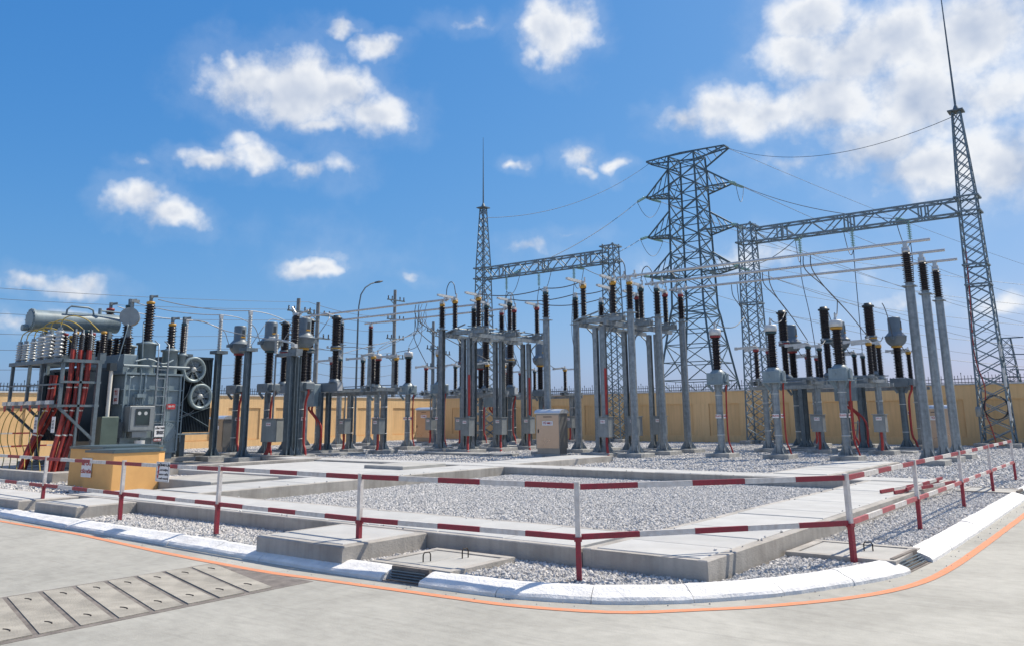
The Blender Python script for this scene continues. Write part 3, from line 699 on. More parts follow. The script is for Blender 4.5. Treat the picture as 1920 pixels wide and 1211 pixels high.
def breaker(x3, y, label, ringms, txt):
    xc = sum(x3) / 3; t = thing('circuit_breaker', label, 'circuit breaker', (xc, y, 0), 0)
    w = x3[-1] - x3[0]
    for sx in (-1, 1):
        for sy in (-.22, .22):
            obj('column', column('H', 2.64, .09, 'galv_dark'), t, (sx * w * .33, sy, 0))
        obj('plinth', plinth(1.0), t, (sx * w * .33, 0, 0))
    obj('beam', MB().b2(-w / 2 - .35, w / 2 + .35, -.17, .17, 2.66, 3.04, 0, .02).mesh('beam', 'ct_grey'), t)
    obj('control_cabinet', MB().b2(-.42, .42, -.55, -.18, 2.05, 2.98, 0, .02).mesh('control_cabinet', 'grey_paint'), t, (w * .2, 0, 0))
    for x, rm in zip(x3, ringms):
        p = obj('pole', cached('cbcap', lambda: MB().lathe([(.20, 0), (.24, .02), (.24, .06), (.2, .09), (.2, .12), (.24, .15), (.24, .19), (.20, .21)], 16).mesh('pole', 'ct_grey')), t, (x - xc, 0, 4.38))
        obj('foot', cached('cbfoot', lambda: MB().lathe([(.26, 0), (.26, .03), (.18, .12), (.17, .14)], 14).mesh('foot', 'ct_grey')), p, (0, 0, -1.335))
        obj('lower_insulator', insulator(.115, .17, 1.20, 20), p, (0, 0, -1.2))
        obj('upper_insulator', insulator(.165, .215, 1.16, 20), p, (0, 0, .2))
        obj('head', cached('cbhead', lambda: MB().lathe([(.2, 0), (.235, .02), (.235, .07), (.16, .10), (.15, .16), (.0, .17)], 16).box((0, -.2, .08), (.08, .3, .03)).mesh('head', 'dark_paint')), p, (0, 0, 1.36))
        obj('phase_band', ring(.225, .10, rm), p, (0, 0, .055)); 
        obj('terminal', cached('cbterm', lambda: MB().box((0, -.3, 0), (.10, .34, .025)).box((0, -.46, .04), (.08, .05, .1)).mesh('terminal', 'alu')), p, (0, 0, .1))
    conduit(t, [(w * .2 - .1, -.36, 2.05), (w * .2 - .1, -.36, 1.9), (w * .33 - .1, -.30, 1.45), (w * .33 - .12, -.22, .8), (w * .33 - .12, -.25, .1)], .045)
    conduit(t, [(w * .2 + .1, -.36, 2.05), (w * .2 + .12, -.36, 1.8), (w * .33 + .16, -.28, 1.2), (w * .33 + .14, -.3, .1)], .045)
    lb = obj('name_plate', plate('alu_white', .28, .34), t, (w / 2 + .352, 0, 2.86), PI / 2)
    return t

def low_ds(x3, y, label, ringms, txt, boxes=(0, 2), dy=.68, closed=False, kind='round'):
    t = thing('disconnector', label, 'disconnector', (x3[1], y, 0), 0)
    X = [x - x3[1] for x in x3]
    for i, x in enumerate(X):
        obj('plinth', plinth(.9), t, (x, 0, 0)); obj('column', column(kind, 2.52, .125 if kind == 'round' else .10, 'galv'), t, (x, 0, 0))
        straps(.125 if kind == 'round' else .145, (.9, 2.0), t, x)
    m = MB()
    for sy in (-1, 1):
        m.b2(X[0] - .5, X[-1] + .5, sy * .30 - .04, sy * .30 + .04, 2.53, 2.66)
    obj('cross_beam', m.mesh('cross_beam', 'galv'), t)
    rod = MB(); rod.cyl((X[0] - .4, -.75, 2.78), (X[-1] + .5, -.75, 2.78), .025, n=6); rod.cyl((X[0] - .6, .1, 2.92), (X[-1] + .4, .1, 2.92), .02, n=6)
    obj('operating_rod', rod.mesh('operating_rod', 'galv'), t)
    for i, (x, rm) in enumerate(zip(X, ringms)):
        def fr():
            b = MB(); b.b2(-.13, -.09, -dy - .25, dy + .25, 2.665, 2.82); b.b2(.09, .13, -dy - .25, dy + .25, 2.665, 2.82)
            for s in (-1, 1): b.b2(-.18, .18, s * dy - .14, s * dy + .14, 2.823, 2.85); b.cyl((0, s * dy, 2.85), (0, s * dy, 2.96), .10, n=12)
            b.bar((-.05, -dy - .3, 2.9), (.28, -dy - .5, 2.86), .05); b.box((-.2, -dy - .1, 2.78), (.12, .2, .14))
            return b.mesh('base_frame', 'galv')
        obj('base_frame', cached(('dsf', dy), fr), t, (x, 0, 0))
        for s in (-1, 1):
            q = obj('insulator', insulator(.075, .125, 1.06, 18), t, (x, s * dy, 2.96))
            obj('phase_band', ring(.115, .12, rm), q, (0, 0, 1.05))
            obj('terminal', cached('dst', lambda: MB().box((0, 0, .05), (.18, .18, .06)).box((0, 0, .10), (.12, .12, .05)).cyl((0, 0, .12), (0, 0, .22), .03, n=8).mesh('terminal', 'alu')), q, (0, 0, 1.14))
        for s in (-1, 1):
            a = 0.0
            b = MB()
            if closed: b.bar((0, s * dy, 4.22), (0, s * .02, 4.22), .06, .09)
            else: b.bar((0, s * dy, 4.22), (-.85, s * dy - .15 * s, 4.20), .06, .09); b.box((-.9, s * dy - .17 * s, 4.20), (.12, .08, .12))
            b.bar((0, s * dy, 4.24), (0, s * (dy + .32), 4.24), .05, .03)
            obj('blade', cached(('dsb', dy, closed, s), lambda: b.mesh('blade', 'alu_white')), t, (x, 0, 0))
    for i in boxes:
        x = X[i]
        obj('drive_rod', cached('dsrod', lambda: MB().cyl((0, 0, 1.5), (0, 0, 2.8), .03, n=8).mesh('drive_rod', 'galv')), t, (x + .06, -.36, 0))
        drive_box(t, (x + .06, -.36, .88), 0, txt=txt)
        conduit(t, [(x + .05, -.36, .9), (x + .05, -.37, .4), (x - .02, -.42, -.02)], .05)
    return t

def bus_post(loc, ringm, label, group, h=5.33, zt=6.5, kind='oct', r=.15, tag_=True):
    t = thing('bus_support', label, 'support', (loc[0], loc[1], 0), 0, group)
    obj('plinth', plinth(1.0), t); obj('column', column(kind, h, r), t)
    obj('flange', cached(('flg', h), lambda: MB().b2(-.19, .19, -.19, .19, h, h + .03).cyl((0, 0, h + .03), (0, 0, h + .12), .12, n=12).mesh('flange', 'galv')), t)
    L = round(zt - h - .24, 3)
    obj('insulator', insulator(.095, .165, L, 15), t, (0, 0, h + .12))
    obj('phase_band', ring(.12, .12, ringm), t, (0, 0, zt - .12))
    obj('clamp', cached(('clamp', zt), lambda: MB().box((0, 0, zt + .03), (.2, .16, .06)).box((0, 0, zt + .13), (.12, .14, .14)).mesh('clamp', 'alu')), t)
    return t
RY, RG, RR = 'ring_yellow', 'ring_green', 'ring_red'
CN = {RY: 'yellow', RG: 'dark', RR: 'red'}
YB = (27.3, 29.5, 31.6)
PH = (RY, RG, RR)

# ---- right line bay
XR = (-12.7, -10.6, -8.35); PR = (RR, RG, RY)
for x, c, k in zip(XR, PR, ('T', 'B', 'A')):
    cvt((x, 28.75), c, '%s-banded voltage transformer with white cap in the right bay' % CN[c].capitalize(), 'voltage transformers in the right bay', 'TU171')
low_ds(XR, 33.3, 'low disconnector on three round columns behind the capped transformers, right bay', PR, '171-1', (1, 2))
breaker((-12.45, -10.67, -8.9), 35.25, 'three-pole circuit breaker on a grey beam in the right bay', PR, '171')
for x, c in zip(XR, PR):
    ct((x, 36.9), c, 'Grey bulb-headed current transformer with %s band behind the right breaker' % CN[c], 'current transformers in the right bay', 'TI171')
low_ds(XR, 39.5, 'rear low disconnector below the right gantry', PR, '171-7', (0,), kind='H')
# ---- left line bay
XL = (-31.0, -28.9, -26.75)
for x, c in zip((-30.7, -28.55, -26.5), PR):
    cvt((x, 28.8), c, '%s-banded voltage transformer below the left busbars' % CN[c].capitalize(), 'voltage transformers in the left bay', 'TU172')
low_ds(XL, 33.3, 'low disconnector on round columns behind the left busbars', PR, '172-1', (0, 1))
breaker((-30.75, -29.0, -27.3), 35.25, 'three-pole circuit breaker seen through the raised disconnector frame', PR, '172')
for x, c in zip(XL, PR):
    ct((x, 37.2), c, 'Bulb-headed current transformer with %s band behind the raised disconnector frame' % CN[c], 'current transformers in the left rear bay', 'TI172')
low_ds(XL, 40.3, 'rear low disconnector below the left gantry', PR, '172-7', (2,), kind='H')
# ---- transformer bay
XT = (-30.75, -28.6, -26.45)
low_ds(XT, 25.25, 'low disconnector between the breaker of the transformer and the busbars', PR, '131-1', (1, 2), kind='H')
breaker((-31.5, -29.73, -27.95), 23.75, 'three-pole circuit breaker nearest the transformer', PR, '131')
for x, c in zip(XT, PR):
    ct((x, 20.85), c, 'Bulb-headed current transformer with %s band beside the power transformer' % CN[c], 'current transformers of the transformer bay', 'TI131')
# ---- bus supports
for y, c, nm in zip(YB, PH, ('nearest', 'middle', 'farthest')):
    bus_post((-5.62, y), 'alu', '%s of the three tall grey end posts at the right' % nm.capitalize(), 'end posts of the right busbars')
    bus_post((-15.4, y), c, '%s-banded tall bus post in front of the right raised disconnector' % CN[c].capitalize(), 'posts carrying the near end of the right busbars')
    bus_post((-19.3, y), RG, '%s of the three bus posts standing between the two raised disconnectors' % nm.capitalize(), 'posts between the raised disconnectors')
    bus_post((-25.0, y), c, '%s-banded bus post at the left edge of the left raised disconnector' % CN[c].capitalize(), 'posts carrying the right end of the left busbars', kind='H', r=.11)
    bus_post((-34.3, y), c, '%s of the three bus posts at the far left end of the left busbars' % nm.capitalize(), 'posts at the left end of the left busbars')
for y, nm in zip(YB, ('nearest', 'middle', 'farthest')):
    def tb(x0, x1):
        m = MB().cyl((x0, 0, 0), (x1, 0, 0), .048, n=12); return m
    t = thing('busbar', '%s of the three long aluminium tube busbars at the right' % nm.capitalize(), 'busbar', (0, y, 6.72), 0, 'right busbars')
    obj('tube', cached('tbR', lambda: tb(-15.9, -4.9).mesh('tube', 'alu')), t)
    for xx in (-15.6, -15.15):
        obj('clamp', cached('tcl', lambda: MB().box((0, 0, 0), (.10, .16, .16)).box((0, 0, .13), (.05, .05, .16)).mesh('clamp', 'alu')), t, (xx, 0, 0))
    t = thing('busbar', '%s of the three aluminium tube busbars at the left' % nm.capitalize(), 'busbar', (0, y, 6.68), 0, 'left busbars')
    obj('tube', cached('tbL', lambda: tb(-34.8, -24.6).mesh('tube', 'alu')), t)
    obj('clamp', CACHE['tcl'], t, (-24.8, 0, 0))

# ---- raised disconnectors
def high_ds(xc, label, flip, txt):
    t = thing('raised_disconnector', label, 'disconnector', (xc, 0, 0), 0)
    dx = .68
    for j, y in enumerate(YB):
        for sx in (-.17, .17):
            obj('column', column('H', 4.9, .088), t, (sx, y, 0))
        obj('plinth', plinth(1.2), t, (0, y, 0))
    m = MB()
    for s in (-1, 1): m.b2(s * .62 - .05, s * .62 + .05, YB[0] - .55, YB[2] + .55, 4.905, 5.06)
    obj('platform_beam', m.mesh('platform_beam', 'galv'), t)
    br = MB()
    for y in YB:
        for s in (-1, 1):
            br.tube([(s * .28, y, 4.45), (s * .34, y + .05, 4.66), (s * .6, y + .1, 4.89)], .03)
    obj('bracket', br.mesh('bracket', 'galv'), t)
    rod = MB()
    rod.cyl((-.15, YB[0] - .6, 5.28), (-.15, YB[2] + .8, 5.28), .025, n=6); rod.cyl((.5, YB[0] - .5, 5.34), (.5, YB[2] + .4, 5.34), .022, n=6); rod.cyl((-.8, YB[0] - .4, 5.16), (-.8, YB[2] + .7, 5.16), .022, n=6)
    obj('operating_rod', rod.mesh('operating_rod', 'galv'), t)
    for j, (y, c) in enumerate(zip(YB, PH)):
        def fr():
            b = MB(); b.b2(-dx - .42, dx + .42, -.16, -.11, 5.063, 5.22); b.b2(-dx - .42, dx + .42, .11, .16, 5.063, 5.22)
            for s in (-1, 1): b.b2(s * dx - .16, s * dx + .16, -.2, .2, 5.223, 5.25); b.cyl((s * dx, 0, 5.25), (s * dx, 0, 5.36), .1, n=12)
            b.bar((-dx - .5, .25, 5.30), (dx + .35, .25, 5.36), .05); b.box((dx + .25, .2, 5.2), (.2, .2, .2)); b.box((-dx - .2, .2, 5.12), (.15, .15, .15))
            b.bar((-dx - .4, -.2, 5.16), (-dx + .9, -.35, 5.45), .05)
            return b.mesh('base_frame', 'galv')
        obj('base_frame', cached('hdsf', fr), t, (0, y, 0))
        for s in (-1, 1):
            q = obj('insulator', insulator(.085, .135, 1.1, 18), t, (s * dx, y, 5.36)); obj('phase_band', ring(.13, .14, c), q, (0, 0, 1.09))
            b = MB(); b.box((0, 0, .04), (.2, .2, .06))
            ang = R(118)
            ln_ = .98 if s == -1 else .72
            b.bar((0, .1, .10), (-.03, -ln_, .13), .085, .10); b.box((-.03, -ln_ - .05, .135), (.10, .16, .08))
            b.cyl((.08, 0, .1), (.08, 0, .3), .035, n=8); b.bar((0, -.22, .05), (0, -.24, -.08), .05)
            obj('blade', cached(('hdsb', s), lambda: b.mesh('blade', 'alu_white')), q, (0, 0, 1.23))
        drive_box(t, (.36, y - .34, .78), 0, .46, .36, .72, txt=txt)
        rd = cached('hrod', lambda: MB().cyl((0, 0, 1.5), (0, 0, 5.2), .03, n=8).mesh('drive_rod', 'galv')); obj('drive_rod', rd, t, (.40, y - .3, 0))
        if j != 1: obj('rod_guard', cached('hrodr', lambda: MB().cyl((0, 0, 1.6), (0, 0, 3.3), .05, n=8).mesh('rod_guard', 'conduit_red')), t, (.40, y - .3, 0))
        conduit(t, [(.4, y - .34, .8), (.44, y - .42, .5), (.62, y - .62, .0)], .05)
    return t
high_ds(-16.8, 'raised disconnector on tall columns in the centre of the yard, right of the kiosk', 1, '112-1')
high_ds(-23.55, 'raised disconnector on tall columns left of the kiosk', 1, '112-2')

# ---- line insulator posts beside the transformer
for x, c, nm in zip((-30.85, -28.45, -26.55), PR, ('farthest', 'middle', 'nearest')):
    t = thing('post_insulator', 'slim grey ribbed insulator on an H column beside the radiators, %s of three' % nm, 'insulator', (x, 18.4, 0), 0, 'slim grey post insulators')
    obj('plinth', plinth(.9), t); obj('column', column('H', 4.0, .10, 'galv_dark'), t)
    obj('head_plate', cached('pihead', lambda: MB().b2(-.24, .24, -.24, .24, 4.0, 4.12).mesh('head_plate', 'galv_dark')), t)
    obj('insulator', insulator(.055, .095, 1.22, 20, 'porcelain_grey'), t, (0, 0, 4.12))
    obj('clamp', cached('piclamp', lambda: MB().box((0, 0, .04), (.12, .12, .08)).box((0, 0, .12), (.08, .16, .08)).mesh('clamp', 'alu')), t, (0, 0, 5.34))
t = thing('earthing_switch', 'earthing switch with a long white blade on a channel column', 'switch', (-25.75, 19.75, 0), 0)
obj('plinth', plinth(1.2), t)
obj('column', column('H', 3.85, .125, 'galv_dark'), t); obj('column', column('H', 3.85, .07, 'galv_dark'), t, (.0, .35, 0))
obj('arm', MB().b2(-.75, .45, -.14, .14, 3.853, 3.98).box((.15, .05, 4.05), (.5, .3, .14)).mesh('arm', 'galv'), t)
obj('insulator', insulator(.10, .155, 1.25, 18), t, (.05, .1, 4.14)); obj('insulator', insulator(.10, .155, 1.25, 18), t, (-.28, .3, 4.14))
obj('terminal', MB().box((0, 0, 0), (.3, .2, .1)).cyl((-.05, 0, 0), (-.2, -.1, .28), .04, n=8).cyl((.1, 0, 0), (.55, .1, .12), .035, n=8).mesh('terminal', 'alu'), t, (-.05, .2, 5.45))
obj('blade', MB().bar((-1.15, -.2, 4.62), (.45, -.28, 4.28), .07, .06).cyl((.3, -.2, 4.2), (.5, -.2, 4.2), .08, n=10).mesh('blade', 'alu_white'), t)
obj('stand_insulator', insulator(.05, .085, .75, 14, 'porcelain_grey'), t, (-.72, -.18, 3.98))
obj('drive_rod', MB().cyl((-.72, -.18, 1.5), (-.72, -.18, 3.95), .035, n=8).mesh('drive_rod', 'galv'), t)
drive_box(t, (-.68, -.2, .72), R(18), .62, .48, .82, txt='131-0')
conduit(t, [(-.78, -.25, .75), (-.8, -.3, .4), (-.95, -.5, .0)], .05); conduit(t, [(-.68, -.25, .75), (-.7, -.32, .4), (-.82, -.5, .0)], .05)

# ------------------------------------------------------------------ lattice work
def lerp(a, b, t): return a + (b - a) * t
def lattice(parent, name_leg, levels, legw, brw, mt, cross=True, cx=0, cy=0, horiz=True):
    """levels: list of (z, half width x, half width y); X braces on each face between levels"""
    corners = [(-1, -1), (1, -1), (1, 1), (-1, 1)]
    for (sx, sy) in corners:
        m = MB()
        for (z0, a0, b0), (z1, a1, b1) in zip(levels, levels[1:]):
            p = (cx + sx * a0, cy + sy * b0, z0); q = (cx + sx * a1, cy + sy * b1, z1)
            # angle iron: two flats
            m.bar(p, q, legw, legw * .22); P = Vector(p); Q = Vector(q); o = Vector((0, -sy * legw * .4, 0)); m.bar(P + o, Q + o, legw * .22, legw)
        obj(name_leg, m.mesh(name_leg, mt), parent)
    m = MB()
    for (z0, a0, b0), (z1, a1, b1) in zip(levels, levels[1:]):
        for k in range(4):
            s, t_ = corners[k], corners[(k + 1) % 4]
            A0 = (cx + s[0] * a0, cy + s[1] * b0, z0); B0 = (cx + t_[0] * a0, cy + t_[1] * b0, z0); A1 = (cx + s[0] * a1, cy + s[1] * b1, z1); B1 = (cx + t_[0] * a1, cy + t_[1] * b1, z1)
            m.bar(A0, B1, brw)
            if cross: m.bar(B0, A1, brw)
            if horiz: m.bar(A1, B1, brw)
    stuff(obj('bracing', m.mesh('bracing', mt), parent))
def levels(z0, z1, a0, a1, n, g=1.0):
    out = []
    for i in range(n + 1):
        t = (i / n) ** g; out.append((lerp(z0, z1, t), lerp(a0, a1, t), lerp(a0, a1, t)))
    return out
def gantry(xt, xc, label, spike):
    y = 41.8; t = thing('line_gantry', label, 'gantry', (0, y, 0), 0)
    lattice(t, 'mast_leg', levels(.25, 11.3, .60, .36, 19) + levels(11.3, 15.3, .36, .17, 7)[1:], .075, .04, 'lattice', cx=xt, horiz=False)
    lattice(t, 'column_leg', levels(.25, 11.5, .55, .36, 18), .075, .04, 'lattice', cx=xc, horiz=False)
    m = MB()
    for (x, s) in ((xt, .60), (xc, .55)):
        for a in (-1, 1):
            for b in (-1, 1): m.b2(x + a * s - .28, x + a * s + .28, b * s - .28, b * s + .28, -.1, .25, 0, .015)
    obj('footing', m.mesh('footing', 'plinth'), t)
    m = MB(); m.b2(xt - .33, xt + .33, -.33, .33, 15.3, 15.36); m.lathe([(.17, 0), (.1, .18), (.05, .3)], 8, (xt, 0, 15.36)); m.cyl((xt, 0, 15.6), (xt, 0, 15.36 + spike), .05, .012, n=8)
    obj('lightning_rod', m.mesh('lightning_rod', 'galv_dark'), t)
    # platform collars
    m = MB()
    for x, zs in ((xt, (11.15, 10.45, 8.0, 7.1)), (xc, (11.35, 10.45, 7.2))):
        for z in zs:
            w = .47
            for s in (-1, 1): m.bar((x - w, s * w, z), (x + w, s * w, z), .09, .07); m.bar((x + s * w, -w, z), (x + s * w, w, z), .09, .07)
    obj('collar', m.mesh('collar', 'lattice'), t)
    # box beam
    d = 1 if xc > xt else -1
    x0, x1 = min(xt, xc), max(xt, xc); n = 13; b = MB(); zb, zt = 10.42, 11.12; hw = .33
    for s in (-1, 1):
        o = MB(); 
        for z in (zb, zt): obj('chord', MB().bar((x0 + .3, s * hw, z), (x1 - .3, s * hw, z), .085).mesh('chord', 'lattice'), t)
    for i in range(n):
        xa = lerp(x0 + .35, x1 - .35, i / n); xb = lerp(x0 + .35, x1 - .35, (i + 1) / n)
        for s in (-1, 1):
            b.bar((xa, s * hw, zb if i % 2 else zt), (xb, s * hw, zt if i % 2 else zb), .05); 
        for z in (zb, zt): b.bar((xa, -hw, z), (xb, hw, z), .045) if i % 2 else b.bar((xa, hw, z), (xb, -hw, z), .045)
    for f in (.18, .5, .82):
        xx = lerp(x0, x1, f)
        for s in (-1, 1): b.bar((xx - .15, s * hw, zb), (xx - .15, s * hw, zt), .07); b.bar((xx + .15, s * hw, zb), (xx + .15, s * hw, zt), .07)
    stuff(obj('bracing', b.mesh('bracing', 'lattice'), t))
    return t
gantry(-5.75, -16.3, 'lattice gantry at the right with a tall mast and lightning rod', 8.5)
gantry(-34.6, -24.75, 'lattice gantry at the back left with a mast and lightning rod', 5.0)

# ---- big line tower outside the wall
TX, TY = -27.1, 58.0
t = thing('line_tower', 'big double-circuit lattice line tower standing behind the back wall', 'tower', (TX, TY, 0))
lv = [(0, 2.75, 2.75), (4, 2.15, 2.15), (6.6, 1.75, 1.75), (8.8, 1.42, 1.42)] + [(9.4 + i * 1.36, 1.30 - i * .022, 1.30 - i * .022) for i in range(0, 9)] + [(21.4, 1.08, 1.08)]
lattice(t, 'leg', lv, .15, .062, 'lattice_far')
ex = MB()
for z0, z1, a, b in ((0, 4, 2.75, 2.15), (4, 6.6, 2.15, 1.75), (6.6, 8.8, 1.75, 1.42)):
    zm = (z0 + z1) / 2; am = (a + b) / 2
    for s in (-1, 1):
        ex.bar((-am, s * am, zm), (am, s * am, zm), .06); ex.bar((s * am, -am, zm), (s * am, am, zm), .06)
stuff(obj('bracing', ex.mesh('bracing', 'lattice_far'), t))
def arm(z, x_tip, zrise, hw=1.15, up=1.9):
    for s in (-1, 1):
        m = MB(); xt = s * x_tip; x0 = s * hw
        for sy in (-1, 1):
            m.bar((x0, sy * hw, z), (xt, sy * .25, z + zrise), .10); m.bar((x0, sy * hw, z + up), (xt, sy * .25, z + zrise + .05), .09)
            for k in (1, 2, 3):
                f = k / 4; f2 = (k - .5) / 4
                a = Vector((lerp(x0, xt, f), lerp(sy * hw, sy * .25, f), lerp(z, z + zrise, f)))
                c = Vector((lerp(x0, xt, f), lerp(-sy * hw, -sy * .25, f), lerp(z, z + zrise, f)))
                d = Vector((lerp(x0, xt, f - .25), lerp(sy * hw, sy * .25, f - .25), lerp(z + up, z + zrise + .05, f - .25)))
                if sy > 0: m.bar(a, c, .06)
                m.bar(a, d, .05)
                e = Vector((lerp(x0, xt, f - .25), lerp(-sy * hw, -sy * .25, f - .25), lerp(z, z + zrise, f - .25))); m.bar(a, e, .05)
        m.bar((xt, -.45, z + zrise), (xt, .45, z + zrise), .14)
        obj('cross_arm', m.mesh('cross_arm', 'lattice_far'), t)
for z in (11.9, 15.1, 18.4): arm(z, 3.55, .25)
m = MB()
for sy in (-1, 1):
    for s in (-1, 1):
        m.bar((s * 1.1, sy * 1.08, 20.6), (s * 3.35, sy * .4, 21.55), .10); m.bar((0, sy * 1.08, 21.5), (s * 3.35, sy * .4, 21.6), .10)
        for f in (.25, .5, .75):
            a = Vector((s * lerp(1.1, 3.35, f), sy * lerp(1.08, .4, f), lerp(20.6, 21.55, f))); b = Vector((s * lerp(.6, 3.35, f), sy * lerp(1.08, .4, f), 21.55)); m.bar(a, b, .05)
            m.bar(b, Vector((b.x, -b.y, b.z)), .045)
for s in (-1, 1): m.bar((s * 3.35, -.4, 21.57), (s * 3.35, .4, 21.57), .1)
obj('earth_wire_arm', m.mesh('earth_wire_arm', 'lattice_far'), t)
t = thing('line_tower', 'small distant lattice tower beyond the right end of the wall', 'tower', (-12.9, 108, 0))
lattice(t, 'leg', levels(0, 9.6, 1.15, .45, 9), .10, .05, 'lattice_far')
m = MB(); m.bar((-1.5, 0, 9.6), (1.7, 0, 9.6), .12); m.bar((0, 0, 7.8), (2.0, 0, 7.7), .1); m.bar((0, 0, 6.1), (2.1, 0, 6.0), .1)
obj('cross_arm', m.mesh('cross_arm', 'lattice_far'), t)

# ------------------------------------------------------------------ insulator strings and wires
def catenary(p, q, sag, n=14):
    p = Vector(p); q = Vector(q); return [p.lerp(q, i / n) - Vector((0, 0, sag * 4 * (i / n) * (1 - i / n))) for i in range(n + 1)]
def wire(name, label, pts, r=.016, m='wire', cat='wire', group=None, n=5):
    pts = smooth(pts)
    return tag(obj(name, MB().tube(pts, r, n).mesh(name, m)), label, cat, group)
def string_(label, p, q, group, n=9, rr=.11):
    p = Vector(p); q = Vector(q); m = MB(); d = (q - p); L = d.length
    pr = [(.012, 0)]
    for i in range(n):
        z = .08 + (L - .16) * i / n; s = (L - .16) / n
        pr += [(.03, z), (.035, z + s * .25), (rr, z + s * .45), (rr * .95, z + s * .55), (.03, z + s * .75)]
    pr += [(.012, L)]
    m.lathe(pr, 10); o = obj('insulator_string', m.mesh('insulator_string', 'glass_ins')); o.location = p
    o.rotation_mode = 'QUATERNION'; o.rotation_quaternion = d.to_track_quat('Z', 'Y'); o.rotation_mode = 'XYZ'
    o.rotation_euler = d.to_track_quat('Z', 'Y').to_euler()
    return tag(o, label, 'insulator', group)
t = thing('cable_coil', 'black cable coiled on the foot of the right mast', 'cable', (-5.62, 41.2, 1.75))
for k in range(4):
    pts = [(.48 * math.cos(2 * PI * i / 24 + k) * (1 - .03 * k), -.02 * k + random.uniform(-.02, .02), .50 * math.sin(2 * PI * i / 24 + k)) for i in range(25)]
    obj('turn', MB().tube(pts, .018, 6).mesh('turn', 'cable_black'), t)
o = MB().lathe([(.0, 0), (.12, .02), (.12, .36), (.08, .44), (.0, .45)], 14).box((0, .1, .2), (.1, .12, .1)); tag(obj('surge_counter', o.mesh('surge_counter', 'box_grey'), None, (-6.3, 41.12, 1.35)), 'grey canister fixed low on the left leg of the right mast', 'canister')
wire('earthing_cable', 'red cable running down the left legs of the right mast', [(-6.02, 41.4, 8.6), (-6.1, 41.32, 6.5), (-6.2, 41.3, 4.6), (-6.15, 41.25, 3.6), (-5.95, 41.2, 2.6), (-6.05, 41.2, 1.6), (-5.9, 41.2, .9), (-5.75, 41.1, .1)], .022, 'conduit_red', 'cable')
for k, (z0, z1) in enumerate(((2.6, 3.4), (1.2, 2.0), (3.9, 4.4))):
    tag(obj('leg_sleeve', MB().bar((0, 0, 0), (-.018 * (z1 - z0), 0, z1 - z0), .09, .09).mesh('leg_sleeve', 'alu_white'), None, (-5.09 - .022 * z0, 41.12 + .02 * z0, z0)), 'white sleeve on the right leg of the right mast, %s' % ('middle one', 'lowest one', 'top one')[k], 'sleeve', 'white sleeves on the mast')
SIDE = (('right', (-13.55, -10.95, -8.35), XR, 1), ('left', (-32.65, -30.05, -27.4), XL, -1))
ORD = ('left', 'middle', 'right')
for nm, xs, xp, sd in SIDE:
    for k, x in enumerate(xs):
        y = 41.8
        g = 'strings of the %s gantry' % nm
        string_('vertical glass insulator string under the %s gantry, %s of three' % (nm, ORD[k]), (x, y, 10.38), (x, y, 9.45), g)
        zt = (12.15, 15.35, 18.65)[k if sd > 0 else 2 - k]
        tip = Vector((TX + sd * 3.55, TY - .45, zt))
        a = Vector((x - .7 * sd * 0, y + .35, 10.45)); dirv = (tip - a).normalized(); e = a + dirv * 1.2
        string_('slanting glass insulator string behind the %s gantry beam, %s of three' % (nm, ORD[k]), a, e, g)
        e2 = tip - dirv * 1.3
        string_('slanting insulator string on the %s side of the line tower, %s arm' % (nm, ('lowest', 'middle', 'top')[k if sd > 0 else 2 - k]), tip, e2, 'strings of the line tower')
        wire('conductor', 'conductor from the %s gantry to the %s arm of the line tower' % (nm, ('lowest', 'middle', 'top')[k if sd > 0 else 2 - k]), catenary(e, e2, .5), .022)
        # jumper loop under the beam, dropping to the equipment
        wire('jumper', 'jumper loop hanging below the %s gantry, %s of three' % (nm, ORD[k]), catenary(e, (x, y, 9.45), .75, 10) , .02, 'wire', 'wire')
        wire('dropper', 'dropper from the %s gantry to the rear disconnector, %s of three' % (nm, ORD[k]), [(x, y, 9.45), (x + .05, y - .3, 8.2), (lerp(x, xp[k], .6), lerp(y, 40.2, .6), 6.2), (xp[k], (39.5 if sd > 0 else 40.3) + .72, 4.35)], .02)
        # outgoing span on the other side of the tower
        o = Vector((TX + sd * 3.55, TY + .45, zt)); far = Vector((TX + sd * 3.55 + 26, TY + 130, zt - 1))
        dv = (far - o).normalized(); string_('outgoing insulator string on the %s side of the line tower, %s arm' % (nm, ('lowest', 'middle', 'top')[k if sd > 0 else 2 - k]), o, o + dv * 1.3, 'outgoing strings of the line tower')
        wire('conductor', 'outgoing conductor from the %s side of the line tower, %s arm' % (nm, ('lowest', 'middle', 'top')[k if sd > 0 else 2 - k]), catenary(o + dv * 1.3, far, 3), .02)
        wire('jumper', 'slack jumper loop below the %s %s arm of the line tower' % (('lowest', 'middle', 'top')[k if sd > 0 else 2 - k], nm), catenary(e2, o + dv * 1.3, 1.3, 12), .02)
wire('earth_wire', 'earth wire from the tower top to the right mast', catenary((TX + 3.35, TY, 21.5), (-5.95, 41.8, 15.1), 1.3, 20), .016)
wire('earth_wire', 'earth wire from the tower top to the left mast', catenary((TX - 3.35, TY, 21.5), (-34.3, 41.8, 14.6), 1.1, 20), .016)
wire('earth_wire', 'earth wire leaving the right end of the tower top', catenary((TX + 3.35, TY, 21.5), (TX + 36, TY + 110, 16), 2, 20), .016)
